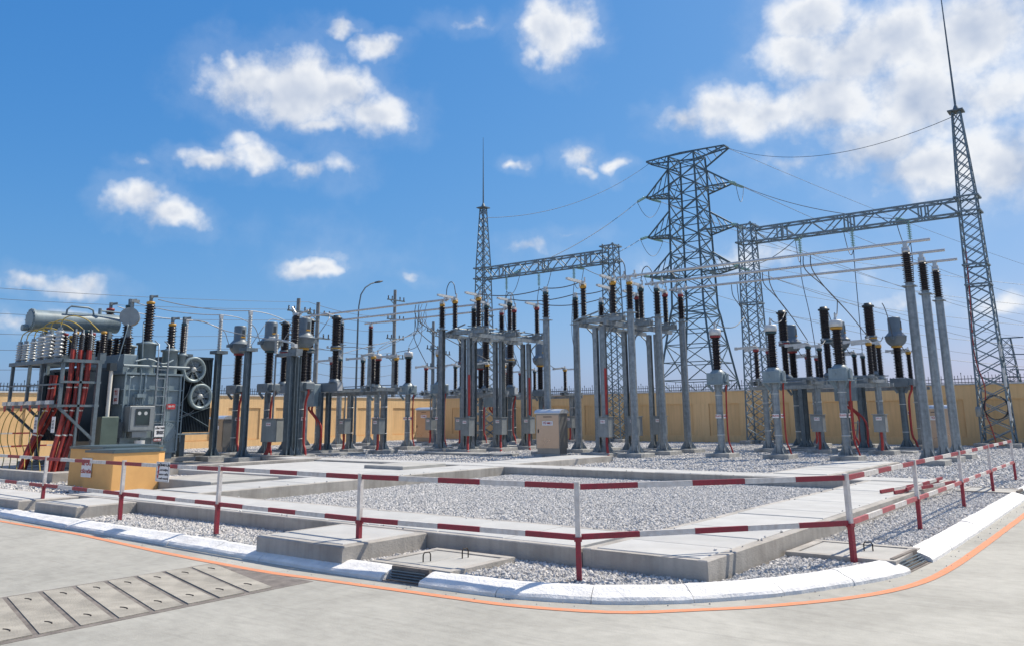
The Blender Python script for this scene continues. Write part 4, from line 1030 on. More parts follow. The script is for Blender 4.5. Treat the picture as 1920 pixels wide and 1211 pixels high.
# flexible leads between raised disconnectors
for j, y in enumerate(YB):
    nm = ('near', 'middle', 'far')[j]; g = 'leads between the raised disconnectors'
    wire('lead', '%s flexible lead from the left raised disconnector to the post between' % nm, catenary((-22.85, y, 6.75), (-19.3, y, 6.65), .18), .022, 'wire')
    wire('lead', '%s flexible lead from the post between to the right raised disconnector' % nm, catenary((-19.3, y, 6.65), (-17.5, y, 6.75), .10), .022, 'wire')
    for k, (xa, xb, za) in enumerate(((-24.75, -24.2, 6.72), (-15.55, -16.1, 6.72))):
        up = [(xa, y, za), (xa + (xb - xa) * .05, y, za + .45), (lerp(xa, xb, .4), y, za + .72), (lerp(xa, xb, .8), y, za + .6), (xb, y, 6.85)]
        wire('jumper', '%s arched jumper from busbar to the %s raised disconnector' % (nm, ('left', 'right')[k]), up, .02, 'wire')
# droppers from the right busbars to the voltage transformers and disconnector
for k, (x, yb) in enumerate(zip(XR, (31.6, 29.5, 27.3))):
    c = CN[PR[k]]
    zt = 6.66
    for q in (-.12, .12):
        wire('dropper', '%s dropper from the %s-phase right busbar' % (('left', 'right')[q > 0], c), [(x - .30 + q, yb, zt), (x - .28 + q * .9, yb + .02, zt - .45), (x - .2, lerp(yb, 32.62, .25), 5.75), (x - .08, lerp(yb, 32.62, .65), 5.05), (x, 32.62, 4.36)], .018)
    wire('jumper', 'curved lead from the %s-phase dropper to the voltage transformer' % c, [(x - .14, lerp(yb, 32.62, .45), 5.38), (x - .1, lerp(lerp(yb, 32.6, .45), 28.75, .35), 4.9), (x - .05, lerp(lerp(yb, 32.6, .45), 28.75, .75), 4.78), (x, 28.75, 4.88)], .018)
    wire('jumper', 'lead from the %s pole of the right breaker to its current transformer' % c, catenary((x, 35.25, 5.85), (x, 36.4, 4.6), -.25, 8), .018)
    wire('jumper', 'lead from the %s pole of the right disconnector to the breaker' % c, catenary((x, 34.0, 4.3), (x, 34.85, 4.5), .1, 6), .018)
    wire('jumper', 'lead from the %s right current transformer to the rear disconnector' % c, catenary((x, 37.45, 4.6), (x, 38.85, 4.3), .3, 8), .018)
for k, x in enumerate(XL):
    c = CN[PR[k]]; yb = (31.6, 29.5, 27.3)[k]
    for q in (-.1, .1):
        wire('dropper', '%s dropper from the %s-phase left busbar' % (('left', 'right')[q > 0], c), [(x + .2 + q, yb, 6.6), (x + .2 + q, yb, 6.1), (x + .1, lerp(yb, 31.5, .2), 5.6), (x, 32.62, 4.36)], .018)
    wire('jumper', 'lead from the %s-phase left busbar to the voltage transformer' % c, [(x + .5, yb, 6.6), (x + .5, yb - .1, 6.0), (x + .42, lerp(yb, 28.8, .8), 5.2), (x + .35, 28.8, 4.9)], .014, 'wire_light')
    wire('jumper', 'lead from the %s-phase left busbar down to the near disconnector' % c, [(x + .8, yb, 6.6), (x + .75, yb - .2, 5.9), (XT[k] + .1, 27.2, 4.75), (XT[k], 25.93, 4.36)], .015, 'wire_light')
    wire('jumper', 'lead from the %s pole of the left breaker to its current transformer' % c, catenary((x, 35.25, 5.85), (x, 36.7, 4.6), -.25, 8), .018)
    wire('jumper', 'lead from the %s left current transformer to the rear disconnector' % c, catenary((x, 37.7, 4.6), (x, 39.6, 4.3), .3, 8), .018)
    xb = (-31.5, -29.73, -27.95)[k]
    wire('jumper', 'lead from the %s pole of the transformer breaker to its current transformer' % c, [(xb, 23.6, 5.9), (xb + .1, 22.9, 5.95), (XT[k], 22.1, 5.6), (XT[k], 21.6, 4.9), (XT[k], 21.4, 4.58)], .016, 'wire_light')
    wire('jumper', 'lead from the %s pole of the transformer breaker to the near disconnector' % c, catenary((xb, 23.75, 4.5), (XT[k], 24.57, 4.35), -.1, 6), .015, 'wire_light')

# ------------------------------------------------------------------ power transformer
t = thing('power_transformer', 'grey oil-filled power transformer with bushings, conservator and two cooling fans', 'transformer', (-29.4, 15.3, 0))
def L_(x, y, z=0): return (x + 29.4, y - 15.3, z)
def TB(x0, x1, y0, y1, z0, z1, mi=0, ch=0.0, m=None):
    m = m or MB(); return m.b2(x0 + 29.4, x1 + 29.4, y0 - 15.3, y1 - 15.3, z0, z1, mi, ch)
tk = TB(-31.4, -27.4, 14.2, 16.3, .45, 3.06, ch=.03); TB(-31.5, -27.3, 14.1, 16.4, 3.063, 3.13, m=tk); TB(-31.3, -27.5, 14.3, 16.2, .25, .45, m=tk)
obj('tank', tk.mesh('tank', 'grey_paint'), t)
m = MB()
for z in (2.55, 2.05, 1.5, .95): TB(-31.45, -27.34, 14.14, 16.36, z, z + .035, m=m)
for y in (14.25, 14.95, 15.65, 16.25): TB(-27.40, -27.33, y - .03, y + .03, .5, 3.06, m=m)
obj('stiffener', m.mesh('stiffener', 'grey_paint'), t)
def bushing(x, y, z0, zt, rt=.28, th=1.0, rc=.12, rs=.19, n=14, ins_m='porcelain', rm=RY, topd=1):
    q = obj('turret', cached(('tur', rt, th), lambda: MB().lathe([(rt, 0), (rt, th - .06), (rt + .06, th - .06), (rt + .06, th), (rt * .75, th + .02), (rt * .5, th + .08)], 18).mesh('turret', 'grey_paint')), t, L_(x, y, z0))
    h = round(zt - z0 - th - .25, 2)
    obj('insulator', insulator(rc, rs, h, n, ins_m), q, (0, 0, th + .07))
    obj('phase_band', ring(rc * 1.2, .1, rm), q, (0, 0, th + .07 + h))
    obj('terminal', cached('bterm', lambda: MB().cyl((0, 0, 0), (0, 0, .22), .06, n=10).box((.02, 0, .22), (.12, .1, .1)).cyl((0, 0, .22), (.14, .18, .25), .04, n=8).mesh('terminal', 'ct_grey')), q, (0, 0, th + .12 + h))
for x, c, in ((-27.9, RY), (-29.35, RG), (-30.75, RR)): bushing(x, 15.2, 3.13, 5.72, .30, 1.05, .12, .19, 14, rm=c)
bushing(-27.75, 16.0, 3.13, 5.0, .26, .85, .11, .17, 8, rm=RY); bushing(-27.75, 16.45, 3.3, 5.05, .14, .55, .075, .12, 14, rm=RG)
ob = MB(); TB(-30.5, -27.6, 14.25, 14.75, 3.13, 3.75, m=ob, ch=.02); obj('bushing_box', ob.mesh('bushing_box', 'grey_paint'), t)
for k in range(3):
    for q in range(2):
        obj('lv_insulator', insulator(.07, .15, .62, 7), t, L_(-27.85 - k * .42 - q * 1.3, 14.5, 3.75))
# conservator and its legs
c0, c1 = Vector(L_(-30.3, 12.3, 4.95)), Vector(L_(-30.3, 15.25, 5.02)); d = (c1 - c0).normalized()
cv = obj('conservator', MB().cyl(c0, c1, .335, n=28).mesh('conservator', 'grey_paint'), t)
fl = MB().cyl(c0 - d * .05, c0 + d * .02, .375, n=28).cyl(c0 - d * .09, c0 - d * .05, .30, n=24); fl.cyl(c0 + Vector((-.1, -.25, -.28)), c0 + Vector((-.1, .2, -.28)), .11, n=12)
for i in range(16):
    a = 2 * PI * i / 16; p = c0 + Vector((math.cos(a) * .35, -.055, math.sin(a) * .35)); fl.cyl(p, p + Vector((0, -.03, 0)), .016, n=6)
obj('end_flange', fl.mesh('end_flange', 'grey_paint'), cv)
m = MB()
for y in (12.9, 14.9):
    for x in (-30.55, -30.05): m.bar(L_(x, y, 3.1), L_(x, y, 4.7), .09)
m.bar(L_(-30.3, 12.9, 3.13), L_(-30.3, 14.3, 3.13), .1)
obj('conservator_leg', m.mesh('conservator_leg', 'grey_paint'), t)
pp = MB(); pp.tube([L_(-30.1, 13.3, 4.9), L_(-30.0, 13.3, 5.35), L_(-29.95, 13.4, 5.48), L_(-29.95, 14.0, 5.48), L_(-30.0, 14.2, 5.42), L_(-30.1, 14.3, 5.2)], .035); pp.tube([L_(-30, 14.5, 5.42), L_(-29.9, 15.5, 5.40)], .03); pp.cyl(L_(-30, 14.45, 5.3), L_(-30, 14.45, 5.5), .06, n=10)
obj('breather_pipe', pp.mesh('breather_pipe', 'grey_paint'), t)
# oil pot on a post
m = MB().cyl(L_(-28.5, 14.85, 5.08), L_(-28.15, 14.6, 5.08), .30, n=22).cyl(L_(-28.15, 14.6, 5.08), L_(-28.12, 14.58, 5.08), .32, n=22).cyl(L_(-28.6, 14.92, 5.08), L_(-28.78, 15.04, 5.08), .11, n=12).cyl(L_(-28.33, 14.72, 3.2), L_(-28.33, 14.72, 4.8), .07, n=10)
m.cyl(L_(-28.4, 14.8, 5.38), L_(-28.4, 14.8, 5.62), .06, n=8); m.box(L_(-28.35, 14.85, 5.66), (.12, .3, .10))
obj('oil_pot', m.mesh('oil_pot', 'box_grey'), t)
# pipework over the +X side
def P_(pts, r=.022, name='pipe', mt='grey_paint'): obj(name, MB().tube(smooth([L_(*p) for p in pts], 4) if len(pts) > 2 else [L_(*p) for p in pts], r, 6).mesh(name, mt), t)
P_([(-27.32, 14.75, 2.2), (-27.30, 14.75, 3.1), (-27.35, 14.7, 3.35), (-27.6, 14.7, 3.4)]); P_([(-27.28, 14.2, .9), (-27.28, 14.2, 3.0), (-27.3, 14.3, 3.25), (-27.6, 14.6, 3.35)])
P_([(-27.25, 14.35, 1.0), (-27.25, 14.35, 2.8), (-27.27, 14.4, 2.95), (-27.3, 14.5, 3.0)]); P_([(-27.3, 14.1, 3.35), (-27.3, 16.5, 3.35)], .05); P_([(-27.3, 16.35, .8), (-27.3, 16.35, 3.2)], .02)
P_([(-27.5, 14.0, 3.5), (-27.45, 14.2, 4.6), (-27.6, 14.25, 4.75)], .02); P_([(-27.25, 14.85, 2.1), (-27.25, 14.85, 2.5)], .02)
P_([(-27.9, 15.0, 4.9), (-27.7, 14.9, 4.6), (-27.5, 14.85, 3.6)], .02); P_([(-27.25, 15.75, .9), (-27.25, 15.75, 3.0)], .016)
P_([(-27.3, 14.5, 3.5), (-27.35, 15.0, 3.6), (-27.3, 15.5, 3.45), (-27.35, 15.9, 3.6)], .035)
# ladder
ld = MB()
for y in (15.25, 15.62): ld.bar(L_(-27.18, y, .05), L_(-27.18, y, 3.55), .045); ld.tube([L_(-27.18, y, 3.5), L_(-27.2, y, 4.1), L_(-27.5, y, 4.25)], .02)
for i in range(11): ld.bar(L_(-27.18, 15.25, .25 + i * .3), L_(-27.18, 15.62, .25 + i * .3), .03)
obj('ladder', ld.mesh('ladder', 'galv'), t)
# control cabinet with a glazed door
cb = MB(); TB(-27.32, -26.95, 14.28, 15.14, 1.2, 2.02, m=cb, ch=.015); TB(-26.948, -26.93, 14.32, 15.10, 1.24, 1.98, m=cb)
TB(-27.3, -27.0, 14.45, 14.95, 1.0, 1.19, m=cb)
co = obj('control_cabinet', cb.mesh('control_cabinet', 'box_grey'), t)
g = MB(); TB(-26.928, -26.92, 14.50, 14.94, 1.42, 1.90, m=g); obj('window', g.mesh('window', 'glass_dark'), co)
g = MB()
TB(-26.928, -26.915, 14.47, 14.50, 1.39, 1.93, m=g); TB(-26.928, -26.915, 14.94, 14.97, 1.39, 1.93, m=g); TB(-26.928, -26.915, 14.5, 14.94, 1.39, 1.42, m=g); TB(-26.928, -26.915, 14.5, 14.94, 1.90, 1.93, m=g); obj('window_frame', g.mesh('window_frame', 'dark_paint'), co)
g = MB()
for y in (14.6, 14.82): g.cyl(L_(-26.94, y, 1.78), L_(-26.915, y, 1.78), .06, n=12)
obj('gauge', g.mesh('gauge', 'alu_white'), co)
g = MB(); TB(-27.3, -27.05, 14.55, 14.85, 2.3, 2.42, m=g)
for y in (14.6, 14.66, 14.72, 14.78): g.tube([L_(-27.15, y, 2.02), L_(-27.15, y, 2.3)], .012)
g.tube([L_(-27.15, 14.5, 2.02), L_(-27.15, 14.5, 2.3), L_(-27.15, 14.55, 2.36)], .012); obj('junction_box', g.mesh('junction_box', 'grey_paint'), t)
# manhole flange, drain, signs
g = MB().cyl(L_(-27.4, 15.85, 1.15), L_(-27.30, 15.85, 1.15), .33, n=28)
for i in range(20):
    a = 2 * PI * i / 20; p = Vector(L_(-27.30, 15.85 + math.cos(a) * .29, 1.15 + math.sin(a) * .29)); g.cyl(p, p + Vector((.03, 0, 0)), .016, n=6)
obj('manhole_cover', g.mesh('manhole_cover', 'grey_paint'), t)
def tsign(y0, y1, z0, z1, x=-27.15, m='sign_white', lines=()):
    g = MB(); TB(x - .008, x, y0, y1, z0, z1, m=g); o = obj('warning_sign', g.mesh('warning_sign', m), t)
    for txt, s, mt, yy, zz in lines: lettering(txt, s, mt, o, L_(x + .003, yy, zz), 90, .004)
    return o
tsign(15.28, 15.62, 1.0, 1.36, -27.10, 'sign_white', (('CẤM TRÈO', .075, 'ink', 15.48, 1.28), ('ĐIỆN CAO ÁP\nNGUY HIỂM\nCHẾT NGƯỜI', .042, 'ink', 15.48, 1.14)))
tsign(15.28, 15.55, .86, .94, -27.12, 'sign_red', (('CẤM TRÈO', .05, 'sign_white', 15.415, .90),))
tsign(15.72, 16.05, 1.92, 2.10, -27.24, 'sign_red', (('131-T1', .08, 'sign_white', 15.9, 2.01),))
g = MB(); g.b2(-.16, .16, -.012, 0, -.26, .26); o = obj('warning_sign', g.mesh('warning_sign', 'sign_white'), t, L_(-27.55, 14.08, 2.35)); lettering('T1', .2, 'sign_red', o, (0, -.016, .1), 0, .01); lettering('40 MVA\n115/24 kV', .06, 'sign_red', o, (0, -.016, -.12), 0, .003)
obj('tap_changer_drive', TB(-27.35, -26.95, 13.38, 13.93, .7, 1.68, ch=.02).mesh('tap_changer_drive', 'green_box'), t)
obj('drive_shaft', MB().cyl(L_(-27.2, 13.66, 1.68), L_(-27.2, 13.66, 3.15), .06, n=10).mesh('drive_shaft', 'white_pipe'), t)
g = MB(); TB(-27.32, -27.08, 13.55, 13.78, 3.15, 3.4, m=g); TB(-27.3, -27.1, 14.0, 14.16, 1.0, 1.5, m=g); g.cyl(L_(-27.2, 14.08, .85), L_(-27.2, 14.08, 1.6), .05, n=8); obj('gear_box', g.mesh('gear_box', 'dark_paint'), t)
obj('drain_bucket', MB().cyl(L_(-27.05, 14.75, .45), L_(-27.05, 14.75, .9), .17, n=14).mesh('drain_bucket', 'alu_white'), t)
# radiator banks
def radiator(x0, x1, y0, y1, z0, z1, along):
    r_ = obj('radiator', TB(x0, x1, y0, y1, z1, z1 + .09).mesh('radiator', 'radiator'), t)
    m = MB()
    if along == 'y':
        n = 26
        for i in range(n):
            y = lerp(y0 + .03, y1 - .03, i / (n - 1)); TB(x0 + .05, x1, y - .011, y + .011, z0, z1 - .002, m=m)
        TB(x0 + .05, x1 - .1, y0 + .02, y1 - .02, z0 + .02, z1 - .02, m=m)
    else:
        n = 30
        for i in range(n):
            x = lerp(x0 + .03, x1 - .03, i / (n - 1)); TB(x - .011, x + .011, y0, y1, z0, z1 - .002, m=m)
        TB(x0 + .02, x1 - .02, y0 + .1, y1, z0 + .02, z1 - .02, m=m)
    stuff(obj('fins', m.mesh('fins', 'radiator'), r_)); return r_
rd = radiator(-29.6, -28.3, 16.45, 18.1, 1.1, 3.75, 'y')
g = MB(); TB(-28.3, -28.26, 16.45, 18.1, 1.02, 1.08, m=g); g.bar(L_(-28.27, 16.5, 1.5), L_(-28.27, 18.05, 2.0), .02); g.bar(L_(-28.27, 16.5, 2.1), L_(-28.27, 18.05, 1.3), .02); g.bar(L_(-28.27, 16.48, 1.0), L_(-28.27, 16.48, 3.9), .03); g.bar(L_(-28.27, 17.6, 2.95), L_(-28.27, 18.05, 2.7), .02)
obj('tie_bar', g.mesh('tie_bar', 'grey_paint'), t)
radiator(-31.2, -28.0, 13.2, 14.0, .9, 3.2, 'x')
def fan(y, z, x=-28.22):
    f = obj('cooling_fan', MB().lathe([(.42, 0), (.47, .02), (.47, .17), (.45, .19), (.37, .19), (.37, .0)], 32).mesh('cooling_fan', 'fan_grey'), t, L_(x, y, z)); f.rotation_euler = (0, PI / 2, 0)
    m = MB()
    for i in range(7):
        a = 2 * PI * i / 7
        pts = []
        for r_, w, tw in ((.09, .06, .05), (.25, .10, .035), (.40, .14, .02)):
            pts.append((r_, -w, .08 + tw)); pts.append((r_, w, .08 - tw))
        ca, sa = math.cos(a), math.sin(a); vs = [(p[0] * ca - p[1] * sa, p[0] * sa + p[1] * ca, p[2]) for p in pts]
        vs += [(v[0], v[1], v[2] + .006) for v in vs]
        m.add(vs, [(0, 2, 3, 1), (2, 4, 5, 3), (6, 7, 9, 8), (8, 9, 11, 10), (0, 1, 7, 6), (4, 10, 11, 5), (0, 6, 8, 2), (2, 8, 10, 4), (1, 3, 9, 7), (3, 5, 11, 9)])
    obj('blades', m.mesh('blades', 'ct_grey'), f)
    obj('hub', MB().lathe([(.10, .0), (.10, .14), (.06, .17), (0, .175)], 14).mesh('hub', 'alu_white'), f)
    g = MB()
    for rr in (.16, .25, .34): g.tube([(rr * math.cos(2 * PI * i / 28), rr * math.sin(2 * PI * i / 28), .195) for i in range(29)], .002, 4)
    for i in range(4):
        a = 2 * PI * i / 4 + .5; g.bar((0, 0, .195), (.44 * math.cos(a), .44 * math.sin(a), .195), .012, .006)
    stuff(obj('guard', g.mesh('guard', 'fan_grey'), f))
fan(17.18, 3.35); fan(17.52, 2.38)
P_([(-28.2, 17.2, 2.95), (-28.15, 17.0, 2.4), (-28.2, 16.6, 1.9), (-27.4, 16.35, 1.85)], .012, 'fan_cable', 'wire_light'); P_([(-28.2, 17.4, 1.95), (-28.15, 17.2, 1.8), (-28.2, 16.7, 1.65), (-27.4, 16.35, 1.75)], .012, 'fan_cable', 'wire_light')
rl = MB()
for x in (-30.6, -28.2): TB(x - .1, x + .1, 12.5, 17.5, .1, .25, m=rl)
TB(-31.6, -27.2, 13.9, 16.6, -.05, .1, m=rl); obj('rail_base', rl.mesh('rail_base', 'concrete_wall'), t)
g = MB(); TB(-28.75, -28.55, 17.1, 17.3, .0, 1.02, m=g); TB(-29.4, -29.2, 17.1, 17.3, .0, 1.02, m=g); obj('radiator_stand', g.mesh('radiator_stand', 'galv_dark'), t)

# pit kerb
m = MB(); m.b2(-22.35, -22.05, 9.85, 18.3, -.05, .30, 0, .01); m.b2(-36, -22.352, 9.85, 10.1, -.05, .295, 0, .01); m.b2(-36, -22.352, 18.95, 19.2, -.05, .27, 0, .01)
o = struct('pit_kerb', m.mesh('pit_kerb', 'concrete_wall')); o['label'] = 'concrete rim round the transformer pit'
struct('pit_floor', MB().b2(-36, -22.36, 10.11, 18.94, -.05, .045).mesh('pit_floor', 'concrete_wall'))

# HV leads from the bushings to the grey post insulators and on
for k, (x, xp, c) in enumerate(zip((-30.75, -29.35, -27.9), (-30.85, -28.45, -26.55), PR)):
    n_ = CN[c]
    wire('lead', 'aluminium lead from the %s-banded transformer bushing to its grey post insulator' % n_, catenary((x + .1, 15.4, 5.73), (xp, 18.4, 5.50), .12), .016, 'wire_light')
    wire('lead', 'aluminium lead from the grey post insulator to the %s-banded current transformer' % n_, [(xp, 18.4, 5.5), (xp, 19.2, 5.45), (XT[k], 20.0, 5.2), (XT[k], 20.25, 4.8), (XT[k], 20.33, 4.58)], .016, 'wire_light')
wire('lead', 'curved lead from the neutral bushing over the radiators', [(-27.75, 16.5, 5.05), (-27.6, 17.1, 5.08), (-27.2, 17.9, 4.75), (-26.2, 19.3, 4.45), (-25.6, 19.8, 4.5)], .016, 'wire_light')

# ------------------------------------------------------------------ cable rack with arresters and red cables
t = thing('cable_rack', 'steel rack beside the transformer carrying arresters and red cable ends', 'rack', (-28.9, 12.95, 0))
m = MB(); bx_ = lambda p, q, w=.08: m.bar((p[0] + 28.9, p[1] - 12.95, p[2]), (q[0] + 28.9, q[1] - 12.95, q[2]), w)
X0, X1, Y0, Y1, ZR = -30.8, -27.0, 12.0, 13.25, 3.42
for y in (Y0, Y1): bx_((X0, y, ZR), (X1, y, ZR), .12)
for x in (X0, -29.5, -28.3, X1): bx_((x, Y0, ZR - .01), (x, Y1, ZR - .01), .1)
obj('platform', m.mesh('platform', 'galv_dark'), t)
m = MB()
for x in (X0 + .1, -29.4, -28.5, X1 - .05):
    bx_((x, Y0 + .05, 2.05), (x, Y0 + .05, ZR - .06), .09)
for x in (X0, -28.9, X1): bx_((x, Y1 - .1, .1), (x, Y1 - .1, ZR - .06), .12)
bx_((X1, Y0 + .6, .1), (X1, Y0 + .6, ZR - .06), .07)
obj('post', m.mesh('post', 'galv_dark'), t)
m = MB()
bx_((X0 - .1, Y0, 2.02), (X1 + .05, Y0, 2.02), .09); bx_((X0, Y1 - .1, 2.02), (X1, Y1 - .1, 2.02), .07); bx_((X1, Y0, 2.02), (X1, Y1, 2.02), .07); bx_((X1, Y0, 2.75), (X1, Y1, 2.75), .07); bx_((X0, Y0, 2.7), (X1, Y0, 2.68), .05)
for x in (X0 + .1, -29.2, X1 - .05): bx_((x, Y0, 2.0), (x + .1, Y1 - .1, .95), .08)
bx_((X0, Y0, 2.02), (X0, Y1, 2.02), .07)
obj('brace', m.mesh('brace', 'galv_dark'), t)
m = MB()
for i in range(6): m.box((X0 + .15 + i * .63 + 28.9, -1.0, 2.13), (.32, .14, .12))
obj('counter_box', m.mesh('counter_box', 'alu_white'), t)
for i in range(6): obj('tag_plate', plate('sign_red', .14, .18), t, (X0 + .3 + i * .63 + 28.9, -1.09, 1.96))
ar = []
for i, (x, y, h, rr) in enumerate(((-30.6, 12.15, .55, .13), (-30.15, 12.15, .55, .13), (-29.7, 12.2, .60, .13), (-29.0, 12.15, .72, .17), (-28.45, 12.15, .76, .17), (-27.85, 12.2, .85, .17))):
    t2 = thing('surge_arrester', 'pale grey ribbed surge arrester on the cable rack, %s from the left' % ('first', 'second', 'third', 'fourth', 'fifth', 'sixth')[i], 'arrester', (x, y, ZR + .05), 0, 'surge arresters on the rack')
    obj('base', cached('arb', lambda: MB().lathe([(.1, 0), (.1, .08), (.06, .1)], 12).mesh('base', 'galv')), t2)
    obj('insulator', insulator(rr * .62, rr, h, 7, 'porcelain_grey', 14), t2, (0, 0, .1)); obj('cap', cached('arc', lambda: MB().cyl((0, 0, 0), (0, 0, .08), .07, n=10).cyl((0, 0, .08), (0, 0, .16), .02, n=6).mesh('cap', 'galv')), t2, (0, 0, .1 + h))
    zt = ZR + .31 + h
    wire('lead', 'brown looped lead from the %s arrester of the rack' % ('first', 'second', 'third', 'fourth', 'fifth', 'sixth')[i], [(x, y, zt - .05), (x + .02, y + .05, zt + .18), (x + .15, y + .25, zt + .3), (x + .4, y + .6, zt + .2), (x + .5, y + 1.0, zt - .15)], .018, 'cable_yellow', 'cable', 'arrester leads')
for i in range(10):
    x = -30.4 + (i % 5) * .75; y = 12.85 + (i // 5) * .55
    t2 = thing('post_insulator', 'dark ribbed insulator among the arresters on the cable rack', 'insulator', (x, y, ZR + .05), 0, 'dark insulators on the cable rack')
    obj('base', MB().b2(-.10, .10, -.10, .10, 0, .26).mesh('base', 'galv_dark'), t2); obj('insulator', insulator(.07, .125, .62, 8), t2, (0, 0, .26)); obj('phase_band', ring(.09, .09, (RY, RG, RR)[i % 3]), t2, (0, 0, .87))
CB = [(-27.12, 12.32), (-27.22, 12.42), (-27.12, 12.56), (-27.24, 12.66), (-27.12, 12.82), (-27.22, 12.92), (-28.15, 12.35), (-28.3, 12.4), (-28.45, 12.35), (-28.25, 12.6), (-28.6, 12.45)]
for i, (x, y) in enumerate(CB):
    rr = .058
    ga = i < 6
    z_top = ZR + .35 if ga else 3.0
    bx2 = x + random.uniform(-.03, .08); by2 = (11.95 + (i % 6) * .085) if ga else (11.62 + (i % 5) * .09); bx2 = bx2 if ga else -28.3 - (i % 5) * .13
    w1 = random.uniform(-.03, .03)
    pts = [(x, y, z_top), (x + w1, y - .01, 2.8), (x + .02 - w1, lerp(y, by2, .12), 2.1), (lerp(x, bx2, .4) + w1, lerp(y, by2, .42), 1.35), (lerp(x, bx2, .8), lerp(y, by2, .8), .6), (bx2, by2, .03)]
    t2 = thing('power_cable', 'thick red power cable running down the near corner of the rack' if ga else 'thick red power cable sloping into the pit under the left half of the rack', 'cable', (0, 0, 0), 0, 'red cables at the near corner' if ga else 'red cables under the rack')
    obj('sheath', MB().tube(smooth(pts), rr, 9).mesh('sheath', 'cable_red'), t2)
    if i < 6:
        obj('termination', MB().lathe([(.05, 0)] + [q for k in range(7) for q in ((.04, .03 + k * .07), (.075, .05 + k * .07), (.04, .07 + k * .07))] + [(.025, .55), (.02, .66)], 10).mesh('termination', 'porcelain_grey' if i % 2 else 'porcelain'), t2, (x, y, z_top))
    ti = MB()
    for q in (1, 2, 3, 4):
        a = Vector(pts[q]); b = Vector(pts[q + 1]); c = a.lerp(b, .3); dd = (b - a).normalized() * .02; ti.cyl(c - dd, c + dd, rr + .005, n=9)
    obj('cable_tie', ti.mesh('cable_tie', 'white_pipe'), t2)
for i, (x, y) in enumerate(((-27.9, 11.9), (-28.6, 11.95))):
    g = MB().b2(-.11, .11, -.01, .0, -.24, .24); o = tag(obj('cable_tag', g.mesh('cable_tag', 'sign_white'), None, (-27.0 - i * 1.2, 12.02 - .1, 1.45)), 'white tag hanging on the %s bundle of red cables' % ('right', 'left')[i], 'tag')
    lettering('471\n473\n475', .1, 'ink', o, (0, -.012, 0), 0, .002)
for i in range(7):
    x = -30.6 + i * .5
    pts = [(x, 12.0, 2.05), (x - .12, 11.8, 1.6), (x - .1 + i * .04, 11.7, 1.0), (x + .25, 11.75, .5), (x + .5 + i * .05, 11.6, .06), (x + 1.1, 11.4, .05)]
    wire('earthing_cable', 'thin yellow earthing cable drooping from the counters on the rack', pts, .014, 'cable_yellow', 'cable', 'yellow earthing cables')

# ------------------------------------------------------------------ sand boxes
def sandbox(x0, x1, y0, y1, h, label, rot=0):
    t = thing('sand_box', label, 'sand box', ((x0 + x1) / 2, (y0 + y1) / 2, 0))
    hx, hy = (x1 - x0) / 2, (y1 - y0) / 2
    poly = [(-hx, -hy), (hx - .02, -hy)] + [(hx, -hy + .02)] + [(hx, hy - .25), (hx - .1, hy - .06), (hx - .3, hy)] + [(-hx, hy)]
    obj('tub', MB().prism(poly, -.05, h).mesh('tub', 'sand_yellow'), t)
    poly2 = [(x * 1.03, y * 1.03) for x, y in poly]
    obj('lid', MB().prism(poly2, h + .002, h + .055).prism([(x * .9, y * .9) for x, y in poly], h + .055, h + .07).mesh('lid', 'lid_green'), t)
    return t
SB = sandbox(-19.1, -17.9, 9.2, 10.5, .88, 'yellow rendered sand box with a dark metal lid and a notice, nearer one')
sandbox(-20.8, -19.2, 9.65, 11.2, .92, 'yellow rendered sand box with a dark lid, left and farther one')
g = MB().b2(-.22, .22, -.012, 0, -.24, .24); o = tag(obj('notice', g.mesh('notice', 'sign_white'), None, (-18.97, 9.185, .56)), 'white notice with red capitals on the yellow sand box', 'sign')
o.scale = (1, 1, .85)
lettering('BỂ CÁT', .125, 'sign_red', o, (0, -.015, .10), 0, .006); lettering('CỨU HỎA', .105, 'sign_red', o, (0, -.015, -.10), 0, .006)

# ------------------------------------------------------------------ red and white safety fence
def rail_mesh(L, red='fence_red', bands=5):
    def mk():
        m = MB(); w = L / bands
        for i in range(bands): m.b2(i * w, (i + 1) * w, -.015, .015, -.026, .026, i % 2)
        return m.mesh('rail', red, 'fence_white')
    return cached(('rail', round(L, 3), red), mk)
def fence_post():
    m = MB(); m.b2(-.024, .024, -.024, .024, .45, .965, 1); m.b2(-.025, .025, -.025, .025, .06, .447, 0); m.b2(-.036, .036, -.030, .030, .42, .46, 0); m.cyl((0, 0, -.1), (0, 0, .075), .05, n=10, mi=2)
    return m.mesh('post', 'fence_red', 'fence_white', 'ct_grey')
def fence(label, pts, zoff=0.0, pink=()):
    t = thing('safety_fence', label, 'fence', (pts[0][0], pts[0][1], zoff)); o = Vector((pts[0][0], pts[0][1], 0))
    for i, p in enumerate(pts):
        d = Vector((pts[min(i + 1, len(pts) - 1)][0] - pts[max(i - 1, 0)][0], pts[min(i + 1, len(pts) - 1)][1] - pts[max(i - 1, 0)][1], 0))
        q = obj('post', cached('fpost', fence_post), t, (p[0] - o.x, p[1] - o.y, random.uniform(-.006, .006)), math.atan2(d.y, d.x)); q.rotation_euler[0] = random.uniform(-.012, .012); q.rotation_euler[1] = random.uniform(-.012, .012)
    for i in range(len(pts) - 1):
        a = Vector((*pts[i], 0)); b = Vector((*pts[i + 1], 0)); d = b - a; L = d.length - .075
        for z in (.925, .465):
            r_ = obj('rail', rail_mesh(L, 'fence_pink' if (i in pink and z < .6) else 'fence_red'), t, tuple((a - o) + d.normalized() * .0375 + Vector((0, 0, z + random.uniform(-.005, .005)))), math.atan2(d.y, d.x))
    return t
